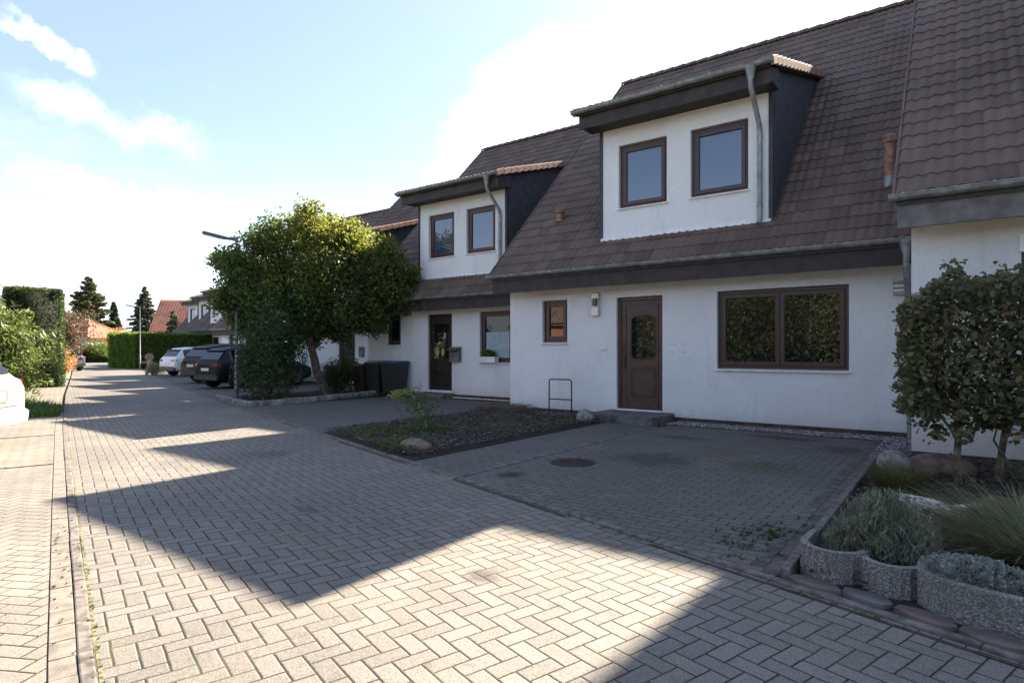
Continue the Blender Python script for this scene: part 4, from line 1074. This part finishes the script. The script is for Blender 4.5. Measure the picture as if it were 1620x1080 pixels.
for k, (x, y, s) in enumerate(((-41.5, 12.3, .8), (-44.5, 13.4, .95))):
    bush('orange_shrub', ['low orange-red shrub beside the end of the tall dark hedge', 'low orange-red shrub below the red-brown tree, next to the dark parked car'][k], 'shrub', (x, y, s*.8), (s, s*.8, s*.9), 2500, .13, leafmat('autumn_leaf', (.26, .10, .04), (.4, .2, .07), (.6, .45, .1)), group='low autumn shrubs left of the street')
bush('golden_shrub', 'bright orange-yellow autumn shrub at the end of the street', 'shrub', (-81.5, 30.4, 1.9), (1.7, 1.6, 2.0), 7000, .2, MAT['leaf_orange'], lump=.3)
bush('round_shrub', 'round clipped green shrub at the end of the street', 'shrub', (-79.9, 27.4, 1.3), (1.7, 1.4, 1.35), 8000, .16, leafmat('round_shrub_leaf', (.05, .09, .012), (.13, .19, .03)), lump=.05)
bush('round_shrub', 'smaller dark green shrub left of the round clipped one at the street end', 'shrub', (-80.0, 25.3, 1.1), (1.3, 1.2, 1.1), 5000, .16, MAT['leaf_hedge'], lump=.1)
hedge('low_hedge', 'knee-high dark hedge across the end of the street', (-78.6, 28.4), R(62), 8.5, 1.0, .8, 5000, .13, MAT['leaf_hedge'])

def conifer(name, label, c, H, rad, n_wh, mat, size=.3, dens=1.0, droop=.25, irr=.15, lean=0, base=.08):
    e = empty(name, (c[0], c[1], 0), 0, label, 'tree'); m = MB(); m.tube([(0, 0, 0), (lean*.5, 0, H*.5), (lean, 0, H)], [H*.018, H*.012, .02], 8)
    P = []
    for i in range(n_wh):
        t = base+(1-base)*i/n_wh; z = H*t; r = rad*(1-t)**.85*(1+U(-irr, irr))+.12
        for k in range(9 if i < n_wh*.8 else 6):
            a = U(0, 6.3); rr = r*U(.7, 1.15); up_ = rr*.28
            p0 = Vector((lean*t, 0, z)); p1 = Vector((lean*t+rr*math.cos(a), rr*math.sin(a), z-droop*rr+up_*.4))
            m.tube([p0, p0.lerp(p1, .6)+Vector((0, 0, .05)), p1], [.03, .018, .006], 4)
            q = int((26*rr/1.5+8)*dens)
            tt = RNG.random(q)**.7; w = (.10+.22*(1-tt))*rr
            bx = np.outer(1-tt, np.array(p0))+np.outer(tt, np.array(p1)); sd = np.array([-math.sin(a), math.cos(a), 0])
            P.append(bx+np.outer(RNG.uniform(-1, 1, q)*w, sd)+np.outer(RNG.uniform(-.25, .1, q)*.5, [0, 0, 1]))
    m.build('trunk', MAT['bark_dk'], e); leaf_obj('crown', np.vstack(P), size, mat, e, up=.05, aspect=.28); return e
conifer('fir_tree', 'dark pointed fir tree behind the far right hedge', (-99.6, 40.6), 11.2, 3.6, 40, MAT['leaf_fir'], .38, 2.8)
conifer('pine_tree', 'big irregular olive-green conifer left of the street end', (-104.2, 34.7), 12.4, 4.8, 46, MAT['leaf_pine'], .5, 3.0, droop=.0, irr=.35)
conifer('cypress_tree', 'narrow dark conifer between the big conifer and the fir', (-103.5, 37.8), 8.9, 1.9, 40, MAT['leaf_fir'], .4, 3.0, droop=.5, irr=.1)
conifer('small_fir', 'small fir standing in front of the orange tiled roof', (-81.5, 36.6), 6.6, 1.9, 24, MAT['leaf_fir'], .35, 1.2)
# ---- opposite side of the street, behind the viewpoint (seen mirrored in the windows)
for k, (x, y, z, r, mt) in enumerate(((-9, -12, 2.6, 2.7, 'leaf_opp'), (-4, -13.5, 2.9, 2.9, 'leaf_beech'), (1.2, -12.5, 2.6, 2.6, 'leaf_opp'), (6, -13.5, 2.7, 2.8, 'leaf_thuja'), (11, -13, 2.6, 2.8, 'leaf_opp'), (-14, -14, 2.5, 2.6, 'leaf_red'))):
    bush('garden_tree', ['olive', 'brownish', 'green', 'yellow-green', 'broad green', 'reddish'][k]+' garden tree across the street, mirrored in the house windows', 'tree', (x, y, z), (r, r*.8, r*.95), 6500, .22, MAT[mt], lump=.35)

hedge('tall_garden_hedge', 'tall dense garden hedge across the street, mirrored in the house windows', (-4, -17), 0, 46, 2.0, 5.2, 60000, .26, MAT['leaf_dark'], faces=(0, 0, .1, 1.5, .5))
# ================================================================== cars
def paint(name, c, rough=.28, metal=0):
    t = NT(name); p = t.obj(); n = t.noise(3, p, 4)
    t.pbsdf(t.mix(t.ramp(n, .3, .8), c, tuple(x*.9 for x in c)), rough, metal, coat=(.15 if rough < .4 else 0), spec=(.5 if rough < .4 else .25)); return t.m
MAT['tail'] = simple('tail_lamp', (.35, .015, .015), .15, var=.1)
MAT['plate'] = simple('blank_plate', (.75, .75, .74), .4, var=.05)
MAT['trim'] = simple('black_trim', (.02, .02, .022), .45, var=.2)
#      y     zlow  zbelt zroof wlow  wmax  wroof
SUV = [(.00, .52, .70, .74, .70, .74, .62), (.03, .40, .92, .95, .78, .82, .66), (.10, .33, 1.00, 1.06, .82, .875, .70), (.22, .30, 1.03, 1.22, .84, .90, .68),
       (.42, .28, 1.03, 1.46, .86, .915, .64), (.62, .27, 1.02, 1.60, .87, .92, .62), (1.2, .25, 1.0, 1.655, .87, .925, .62), (2.0, .25, .98, 1.66, .87, .925, .62),
       (2.6, .25, .97, 1.58, .87, .92, .61), (3.0, .25, .96, 1.36, .87, .92, .64), (3.35, .25, .97, 1.06, .87, .92, .74), (3.7, .26, .93, 1.0, .86, .915, .72),
       (4.1, .28, .86, .93, .85, .89, .66), (4.35, .33, .74, .80, .80, .83, .58), (4.45, .42, .60, .64, .68, .72, .5)]
HATCH = [(y, a, b*.96, c*.93, d*.97, e*.97, f*.97) for (y, a, b, c, d, e, f) in SUV]
def car(label, loc, rz, body_mat, prof=SUV, scale=1, lower=None, badge=False):
    e = empty('parked_car', loc, rz, label, 'car', None)
    e.scale = (scale,)*3
    def sec(s):
        y, zl, zb, zr, wl, wm, wr = s
        h = [(0, zl), (wl*.9, zl), (wl, zl+.06), (wm, zl+.22*(zb-zl)), (wm, zl+.62*(zb-zl)), (wm*.985, zb-.03), (wm*.95, zb), (wr+(wm*.95-wr)*.12 if zr-zb > .15 else wr, zr-.06 if zr-zb > .15 else zr-.01), (wr*.86, zr-.012), (0, zr)]
        return [Vector((x, y, z)) for x, z in h] + [Vector((-x, y, z)) for x, z in h[-2:0:-1]]
    # densify
    st = []
    for a, b in zip(prof[:-1], prof[1:]):
        for k in range(3): st.append(tuple(p+(q-p)*k/3 for p, q in zip(a, b)))
    st.append(prof[-1])
    m = MB(); vs = []; K = 18
    wheels = [(.82, .35), (3.55, .35)]
    for s in st: vs += sec(s)
    fs = []
    for i in range(len(st)-1):
        for j in range(K): fs.append((i*K+j, i*K+(j+1) % K, (i+1)*K+(j+1) % K, (i+1)*K+j))
    fs.append(tuple(range(K-1, -1, -1))); fs.append(tuple((len(st)-1)*K+j for j in range(K)))
    m.raw(vs, fs)
    m.build('body', body_mat, e, smooth=True, angle=50)
    def at_(y):
        for a, b in zip(prof[:-1], prof[1:]):
            if a[0] <= y <= b[0]:
                t = (y-a[0])/(b[0]-a[0]); return [p+(q-p)*t for p, q in zip(a, b)]
    g = MB()
    for sg in (-1, 1):
        for (ya, yb) in ((.55, 1.15), (1.21, 2.0), (2.06, 3.02)):
            n = 6; top = []; bot = []
            for i in range(n+1):
                y = ya+(yb-ya)*i/n; s = at_(y); h = s[3]-.06-s[2]
                if h < .08: h = .08
                fb, ft = .06/h, .92
                xb, zb_ = s[5]*.95, s[2]; xt, zt = s[6]+(s[5]*.95-s[6])*.12, s[3]-.06
                bot.append(Vector((sg*(xb+(xt-xb)*fb+.006), y, zb_+(zt-zb_)*fb))); top.append(Vector((sg*(xb+(xt-xb)*ft+.006), y, zb_+(zt-zb_)*ft)))
            for i in range(n): 
                q = [bot[i], bot[i+1], top[i+1], top[i]]; g.face(q if sg > 0 else q[::-1])
    s0, s1 = at_(.12), at_(.56)
    def rear(f, w): 
        y = .12+(.56-.12)*f; s = at_(y); return Vector((w*s[6]*.98, y-.012, s[3]+.008))
    for i in range(6):
        f0, f1 = .08+.8*i/6, .08+.8*(i+1)/6
        g.face([rear(f0, -1), rear(f0, 1), rear(f1, 1), rear(f1, -1)])
    for i in range(5):
        f0, f1 = 2.68+.62*i/5, 2.68+.62*(i+1)/5; a, b = at_(f0), at_(f1)
        g.face([(-a[6]*.95, f0, a[3]+.008), (a[6]*.95, f0, a[3]+.008), (b[6]*.95, f1, b[3]+.008), (-b[6]*.95, f1, b[3]+.008)][::-1])
    g.build('windows', MAT['carglass'], e, smooth=True)
    b = MB()   # lower rear bumper trim, arches, sills
    b.prism([(-.80, .34), (.80, .34), (.84, .50), (.70, .56), (-.70, .56), (-.84, .50)], 1, -.012, .14)
    for sg in (-1, 1):
        b.box(sg*.90-.02, sg*.90+.02, 1.2, 3.15, .26, .38)
        for (wy, wr) in wheels:
            ring = [(wy+.40*math.cos(a), .345+.40*math.sin(a)) for a in [PI*k/14 for k in range(15)]]
            b.prism([(p[0], p[1]) for p in ring]+[(wy-.40, .25), (wy+.40, .25)], 0, min(sg*.86, sg*.932), max(sg*.86, sg*.932))
        b.obox((sg*1.0, 2.85, 1.02), (.18, .1, .12))
        (badge or b.box(sg*.60-.015, sg*.60+.015, .8, 2.5, 1.655, 1.69))
    b.box(-.62, .62, .36, .50, 1.49, 1.515)
    b.build('trim', lower or MAT['trim'], e, bevel=.012)
    for sg in (-1, 1):
        t = MB(); (badge or t.obox((sg*.66, .055, .90), (.30, .12, .11), Matrix.Rotation(sg*.32, 3, 'Z'))); t.obox((sg*.845, .19, .91), (.06, .2, .12)); t.build('tail_light', MAT['tail'], e, bevel=.02)
    pl = MB(); pl.box(-.26, .26, -.022, -.006, .70, .81); pl.build('number_plate', MAT['plate'], e, bevel=.004)
    if badge:
        q = MB(); q.tube([(.0+.055*math.cos(a), .048-.03, .93+.055*math.sin(a)) for a in [2*PI*k/20 for k in range(21)]], .007, 6, caps=False); q.build('badge', MAT['steel'], e, smooth=True)
        q = MB(); q.box(-.62, .62, -.02, -.004, .60, .615); q.box(-.34, .34, -.02, -.006, .66, .84); q.box(-.7, .7, -.016, -.004, .44, .452); q.build('panel_gap', MAT['fascia_grey'], e, bevel=.003)
    for sg in (-1, 1):
        for (wy, wr) in wheels:
            w = MB(); x0, x1 = sg*.74, sg*.945
            w.tube([(x0, wy, wr-.01), (x0+sg*.02, wy, wr-.01), (x1-sg*.02, wy, wr-.01), (x1, wy, wr-.01)], [.31, .335, .335, .30], 28)
            o = w.build('wheel', MAT['rubber'], e, smooth=True, angle=40)
            r = MB(); r.tube([(x1-sg*.01, wy, wr-.01), (x1+sg*.004, wy, wr-.01)], [.225, .215], 24)
            for k in range(5):
                a = 2*PI*k/5; r.obox((x1+sg*.008, wy+.11*math.cos(a), wr-.01+.11*math.sin(a)), (.015, .2, .045), Matrix.Rotation(a, 3, 'X'))
            r.build('rim', MAT['galv'], o)
    return e
car('black SUV nearest the street lamp, parked rear to the street', (-22.05, 11.0, 0), R(3), paint('black_paint', (.006, .007, .008), .5), scale=.93)
car('dark green-grey SUV parked between the white SUV and the black SUV', (-26.1, 12.4, 0), R(3), paint('dark_green_paint', (.009, .011, .010), .5), scale=1.0)
car('white SUV with dark lower trim, farthest of the three in the row', (-34.2, 15.0, 0), R(3), paint('white_paint', (.75, .76, .76)), scale=.95)
car('white hatchback cut off by the left edge of the photo', (-10.65, 2.4, 0), R(137), paint('white_car_paint', (.80, .81, .80), .3), HATCH, lower=paint('white_bumper', (.78, .79, .78), .35), badge=True)
car('dark blue car parked by the orange shrubs far down the street on the left', (-47.5, 14.9, 0), R(100), paint('blue_paint', (.05, .09, .12)), HATCH)
car('white car mostly hidden behind the tall hedge on the left', (-35.6, 9.2, 0), R(75), paint('white_paint_b', (.76, .76, .75)), HATCH)

# ================================================================== street lamps
def lamp(x, y, h, label, arm_dir, L=.95):
    e = empty('street_lamp', (x, y, 0), 0, label, 'street lamp', 'street lamps along the street')
    m = MB(); m.tube([(0, 0, -.05), (0, 0, 1.0), (0, 0, 1.02), (0, 0, h)], [.06, .06, .045, .034], 14); m.tube([(0, 0, 0), (0, 0, .03)], .085, 14); m.build('pole', MAT['galv'], e, smooth=True, angle=40)
    a = Vector((math.cos(arm_dir), math.sin(arm_dir), 0)); m = MB()
    Mz = Matrix.Rotation(arm_dir, 3, 'Z') @ Matrix.Rotation(R(-9), 3, 'Y')
    m.obox(Vector((0, 0, h+.0))+a*.08, (.24, .09, .09), Mz)
    m.obox(Vector((0, 0, h+.05))+a*(.14+L*.5), (L, .2, .05), Mz); m.obox(Vector((0, 0, h+.025))+a*(.2+L*.5), (L*.8, .17, .03), Mz)
    m.build('lamp_head', MAT['galv'], e, bevel=.015); 
    m = MB(); m.obox(Vector((0, 0, h+.01))+a*(.25+L*.5), (L*.6, .13, .012), Mz); m.build('lens', MAT['plate'], e)
    return e
lamp(-16.55, 9.15, 4.55, 'slim grey street lamp beside the round tree, nearest one', math.atan2(-.95, -.25), .75)
lamp(-47.2, 18.9, 4.5, 'grey street lamp behind the far right hedge, in front of the fir', math.atan2(-.95, -.25), .75)
lamp(-80.2, 30.3, 4.1, 'thin pale street lamp at the very end of the street by the orange shrub', math.atan2(-.95, -.25), .6)

# ================================================================== bins
def bin_(x, y, label, body, lid, rz=0, s=1):
    e = empty('wheelie_bin', (x, y, 0), rz, label, 'bin', 'wheelie bins by the neighbouring house'); e.scale = (s,)*3
    m = MB(); vs = []
    for (z, w, d) in ((.06, .23, .25), (.10, .24, .27), (.96, .285, .34), (1.0, .29, .35)):
        vs += [(-w, -d, z), (w, -d, z), (w, d, z), (-w, d, z)]
    m.raw(vs, [(3, 2, 1, 0), (12, 13, 14, 15)]+[(4*i+j, 4*i+(j+1) % 4, 4*i+4+(j+1) % 4, 4*i+4+j) for i in range(3) for j in range(4)])
    m.box(-.295, .295, -.36, .355, .94, 1.0); m.build('body', body, e, bevel=.015)
    m = MB(); m.prism([(-.38, 1.0), (-.37, 1.03), (-.1, 1.075), (.3, 1.07), (.38, 1.04), (.38, 1.0)], 0, -.30, .30); m.build('lid', lid, e, bevel=.012)
    m = MB(); m.tube([(-.2, .40, 1.0), (.2, .40, 1.0)], .016, 8); m.build('handle', body, e)
    for sx in (-1, 1): m = MB(); m.tube([(sx*.24, .28, .1), (sx*.29, .28, .1)], .1, 16); m.build('wheel', MAT['rubber'], e)
    return e
blk = simple('dark_plastic', (.022, .021, .022), .5); brn = simple('brown_plastic', (.05, .03, .02), .55)
bin_(-14.12, 12.92, 'dark wheelie bin with blue lid, nearest the dark door', blk, simple('blue_lid', (.025, .045, .16), .45), R(8))
bin_(-14.88, 12.95, 'dark wheelie bin with olive-yellow lid, in the middle of the bins', blk, simple('olive_lid', (.13, .14, .03), .5), R(4))
bin_(-15.66, 13.0, 'smaller brown wheelie bin at the left end of the bins', brn, brn, R(-6), .9)

# ================================================================== things far off
def gable(label, c, rz, W, D, eave, ridge, wallm, roofm, hip=0):
    e = empty('distant_house', (c[0], c[1], 0), rz, label, 'house')
    w = MB()
    if hip: w.box(-W/2, W/2, -D/2, D/2, 0, eave)
    else: w.prism([(-D/2, 0), (D/2, 0), (D/2, eave), (0, ridge-.1), (-D/2, eave)], 0, -W/2, W/2)
    w.build('wall', wallm, e)
    r = MB(); o = .35
    if hip:
        b = [(-W/2-o, -D/2-o), (W/2+o, -D/2-o), (W/2+o, D/2+o), (-W/2-o, D/2+o)]; q = [(-W/2+hip, 0), (W/2-hip, 0)]
        B_ = [Vector((x, y, eave-.1)) for x, y in b]; Q = [Vector((x, y, ridge)) for x, y in q]
        for f in ([B_[0], B_[1], Q[1], Q[0]], [B_[1], B_[2], Q[1]], [B_[2], B_[3], Q[0], Q[1]], [B_[3], B_[0], Q[0]], B_[::-1]): r.face(f)
        for a, b2 in ((B_[0], Q[0]), (B_[1], Q[1]), (B_[2], Q[1]), (B_[3], Q[0]), (Q[0], Q[1])): r.tube([a, b2], .12, 8)
    else:
        for sg in (-1, 1):
            r.face([(-W/2-o, sg*(D/2+o), eave-.2), (W/2+o, sg*(D/2+o), eave-.2), (W/2+o, 0, ridge), (-W/2-o, 0, ridge)])
            r.face([(-W/2-o, sg*(D/2+o), eave-.38), (W/2+o, sg*(D/2+o), eave-.38), (W/2+o, 0, ridge-.18), (-W/2-o, 0, ridge-.18)])
            r.face([(sg*(W/2+o), -D/2-o, eave-.2), (sg*(W/2+o), 0, ridge), (sg*(W/2+o), 0, ridge-.18), (sg*(W/2+o), -D/2-o, eave-.38)])
            r.face([(sg*(W/2+o), D/2+o, eave-.2), (sg*(W/2+o), 0, ridge), (sg*(W/2+o), 0, ridge-.18), (sg*(W/2+o), D/2+o, eave-.38)])
        # rows of pantiles
        L = math.hypot(D/2+o, ridge-eave+.2)
        n = int(W/.35)
        for i in range(n+1):
            x = -W/2-o+(W+2*o)*i/n
            for sg in (-1, 1): r.tube([(x, sg*(D/2+o), eave-.2), (x, 0, ridge)], .05, 5, caps=False)
    r.build('roof', roofm, e)
    if hip:
        t = MB(); n = int((W+2*o)/.4)
        for i in range(1, n):
            x = -W/2-o+(W+2*o)*i/n; f = min(1, min(x+W/2+o, W/2+o-x)/(hip+o))
            t.tube([(x, -D/2-o, eave-.1), (x, (-D/2-o)*(1-f), eave-.1+(ridge-eave+.1)*f)], .06, 5, caps=False)
        n = int((D+2*o)/.4)
        for i in range(1, n):
            y = -D/2-o+(D+2*o)*i/n; f = 1-abs(y)/(D/2+o)
            for sg in (-1, 1): t.tube([(sg*(W/2+o), y, eave-.1), (sg*(W/2+o-(hip+o)*f), y, eave-.1+(ridge-eave+.1)*f)], .06, 5, caps=False)
        t.build('pantile_rows', roofm, e)
    for i, x in enumerate((-W*.25, W*.22)):
        m = MB(); m.box(x-.5, x+.5, -D/2-.03, -D/2-.005, 1.0, 2.2); m.box(x-.56, x+.56, -D/2-.02, -D/2-.002, .94, 2.26, 1); m.build('window', [MAT['glass'], MAT['white']], e)
    m = MB()
    for y in (-D*.2, D*.2): m.box(W/2+.005, W/2+.03, y-.5, y+.5, 1.0, 2.2)
    m.build('window', MAT['glass'], e)
    return e
gable('orange tiled gable house far off behind the small fir, left of the terraced dormers', (-89.5, 43.5), R(48), 9, 8, 4.2, 8.7, MAT['stucco'], MAT['tile_or'])
gable('low bungalow with red tiled hipped roof at the left of the street end', (-88.3, 29.1), R(25), 7.5, 6.5, 3.0, 5.1, MAT['stucco'], MAT['tile_or'], hip=3.2)
gable('red brick house across the street mirrored in the small window', (-24, -17), R(0), 11, 8, 3.5, 7.0, simple('red_brick', (.25, .13, .09), .85), MAT['tile'])
m = MB(); m.box(-.03, .03, -1.2, 1.2, .1, 1.8); 
for y in (-1.2, 0, 1.2): m.box(-.05, .05, y-.05, y+.05, 0, 1.9)
wf = m.build('white_gate', MAT['white'], None); wf.location = (-83.0, 33.2, 0); wf.rotation_euler = (0, 0, R(10)); tag(wf, 'white garden gate at the end of the street right of the orange shrub', 'gate')
# wooden figure and planter beside the white SUV
m = MB(); wd = simple('carved_wood', (.36, .26, .19), .85, var=.3, vscale=14, bump=.01)
m.tube([(-.07, 0, 1.03), (.07, 0, 1.03)], .21, 16); m.ell((0, 0, .62), (.17, .15, .30), 12, 8, noise=.05); m.tube([(0, -.1, .75), (0, -.3, .68), (0, -.38, .75)], [.07, .06, .05], 8); m.tube([(0, .1, .75), (0, .28, .6), (0, .3, .5)], [.07, .06, .05], 8)
m.tube([(0, -.08, .4), (0, -.16, 0)], [.1, .08], 8); m.tube([(0, .08, .4), (0, .16, 0)], [.1, .08], 8)
fg = m.build('wooden_figure', wd, None, smooth=True, angle=40); fg.location = (-37.2, 15.4, 0); fg.rotation_euler = (0, 0, R(-10)); tag(fg, 'pale wooden garden figure with round head left of the white SUV', 'garden figure')
bush('dry_shrub', 'low dry brownish shrub between the wooden figure and the white SUV', 'shrub', (-36.4, 15.4, .35), (.6, .5, .38), 1600, .08, leafmat('dry_leaf', (.12, .10, .06), (.24, .2, .13)))
bush('pot_plant', 'spiky green plant in front of the white wall left of the bins', 'plant', (-16.15, 12.9, .75), (.3, .3, .45), 500, .28, MAT['leaf_dark'], aspect=.08, up=.9, stems=2)
m = MB(); m.box(-.14, .14, -.05, 0, 1.25, 1.65); m.box(-.10, .10, -.055, -.045, 1.5, 1.58, 1); mb2 = m.build('letterbox', [MAT['galv'], MAT['black']], None, bevel=.006); mb2.location = (-18.75, 15.44, -.1); tag(mb2, 'pale metal letterbox on the white wall behind the tree trunk', 'letterbox')

# ================================================================== camera, sun, sky
cam = bpy.data.cameras.new('camera'); co = bpy.data.objects.new('camera', cam); col.objects.link(co)
co.location = (0, 0, 1.4); co.rotation_euler = (R(90), 0, math.atan2(.596, .803))
cam.sensor_width = 36; cam.lens = 957/1620*36; cam.shift_y = (554-540)/1620; cam.clip_end = 2000; cam.clip_start = .05
sc.camera = co
SA = (.045, 1.0, .7194)
d = Vector(SA).normalized()
sun = bpy.data.lights.new('sun', 'SUN'); so = bpy.data.objects.new('sun', sun); col.objects.link(so)
sun.energy = SUN_E; sun.angle = R(.55); sun.color = (1, .87, .70)
so.rotation_euler = (-d).to_track_quat('-Z', 'Y').to_euler(); so.location = (0, 30, 30)
w = bpy.data.worlds.new('World'); sc.world = w; w.use_nodes = True; nt = w.node_tree; nt.nodes.clear()
t = NT.__new__(NT); t.nt = nt; t.out = nt.nodes.new('ShaderNodeOutputWorld')
sky = t.n('TexSky'); sky.sky_type = 'NISHITA'; sky.sun_disc = False; sky.sun_elevation = math.asin(d.z); sky.sun_rotation = math.atan2(d.x, d.y)
sky.air_density = 1.0; sky.dust_density = .8; sky.ozone_density = 3.2; sky.altitude = 50
dirn = t.n('TexCoord').outputs['Generated']
s = t.n('SeparateXYZ'); t.set(s.inputs[0], dirn); z = t.M('MAXIMUM', s.outputs[2], .03)
cb = t.n('CombineXYZ'); t.set(cb.inputs[0], t.M('DIVIDE', s.outputs[0], z)); t.set(cb.inputs[1], t.M('DIVIDE', s.outputs[1], z))
q = t.mapping(cb.outputs[0], (.55, 1.5, 1), (0, 0, R(35)), (1.3, .7, 0))
n1 = t.noise(.9, q, 8, .62); n2 = t.noise(.28, cb.outputs[0], 3, .5)
cl = t.M('MULTIPLY', t.ramp(n1, .52, .80), t.ramp(n2, .40, .62))
# soft bank of bright cloud above the neighbouring roof
def bank(vec, sharp, off=0):
    dn = t.n('VectorMath', operation='DOT_PRODUCT'); t.set(dn.inputs[0], dirn); dn.inputs[1].default_value = Vector(vec).normalized(); 
    wn = t.noise(5.5, t.mapping(dirn, (1, 1, 1.8)), 8, .6)
    return t.M('MULTIPLY', t.ramp(t.M('ADD', dn.outputs['Value'], t.M('MULTIPLY', t.M('SUBTRACT', wn, .5), sharp*3.2)), 1-sharp*1.5, 1-sharp*.1), .5)
def camdir(px, py): r, u = (px-810)/957, (554-py)/957; return (.803*r-.596, .596*r+.803, u)
b1 = bank((-.50, .87, .33), .012); b2 = bank((-.58, .83, .31), .009)
def streak(p, q, w, amt, ns=9):
    a, b = Vector(p).normalized(), Vector(q).normalized(); nrm = a.cross(b).normalized(); tg = (b-a).normalized()
    wn = t.M('SUBTRACT', t.noise(ns, dirn, 7, .65), .5); wn2 = t.M('SUBTRACT', t.noise(ns*2.3, dirn, 5, .6), .5)
    d1 = t.n('VectorMath', operation='DOT_PRODUCT'); t.set(d1.inputs[0], dirn); d1.inputs[1].default_value = nrm
    d2 = t.n('VectorMath', operation='DOT_PRODUCT'); t.set(d2.inputs[0], dirn); d2.inputs[1].default_value = tg
    e1 = t.M('ABSOLUTE', t.M('ADD', d1.outputs['Value'], t.M('MULTIPLY', wn, w*4.5)))
    e1 = t.M('ADD', e1, t.M('MULTIPLY', wn2, w*4.5))
    ta, tb = a.dot(tg), b.dot(tg); L = (tb-ta)*.3
    m_ = t.M('MULTIPLY', t.ramp(d2.outputs['Value'], ta-L*.3, ta+L), t.ramp(d2.outputs['Value'], tb+L*.3, tb-L))
    return t.M('MULTIPLY', t.M('MULTIPLY', t.ramp(e1, w*1.5, -w*.5), m_), amt)
st_ = [streak((-1.276, .299, .553), (-1.150, .392, .459), .011, .9, 14), streak((-1.259, .312, .302), (-.974, .523, .203), .022, .45),
       streak((-1.276, .299, .453), (-.999, .504, .328), .018, .28), streak((-.85, .62, .17), (-.70, .73, .18), .03, .5)]
cl = t.M('MAXIMUM', t.M('MULTIPLY', cl, .15), t.M('MAXIMUM', b1, b2))
for s_ in st_: cl = t.M('MAXIMUM', cl, s_)
hz = t.ramp(s.outputs[2], .34, -.02)
skyc = t.mix(t.M('MULTIPLY_ADD', hz, .34, .12), sky.outputs[0], (9.2, 9.3, 10.8))
fin = t.mix(t.M('MULTIPLY', cl, .85), skyc, (13, 13, 13.2))
bg = t.n('Background'); t.set(bg.inputs[0], fin); bg.inputs[1].default_value = SKY_S
nt.links.new(bg.outputs[0], t.out.inputs[0])
sc.render.engine = 'CYCLES'
sc.view_settings.view_transform = 'Standard'; sc.view_settings.look = 'None'; sc.view_settings.exposure = EXPO; sc.view_settings.gamma = 1
sc.view_settings.use_curve_mapping = False
sc.render.resolution_x = 1024; sc.render.resolution_y = 682
sc.cycles.max_bounces = 8; sc.cycles.diffuse_bounces = 4
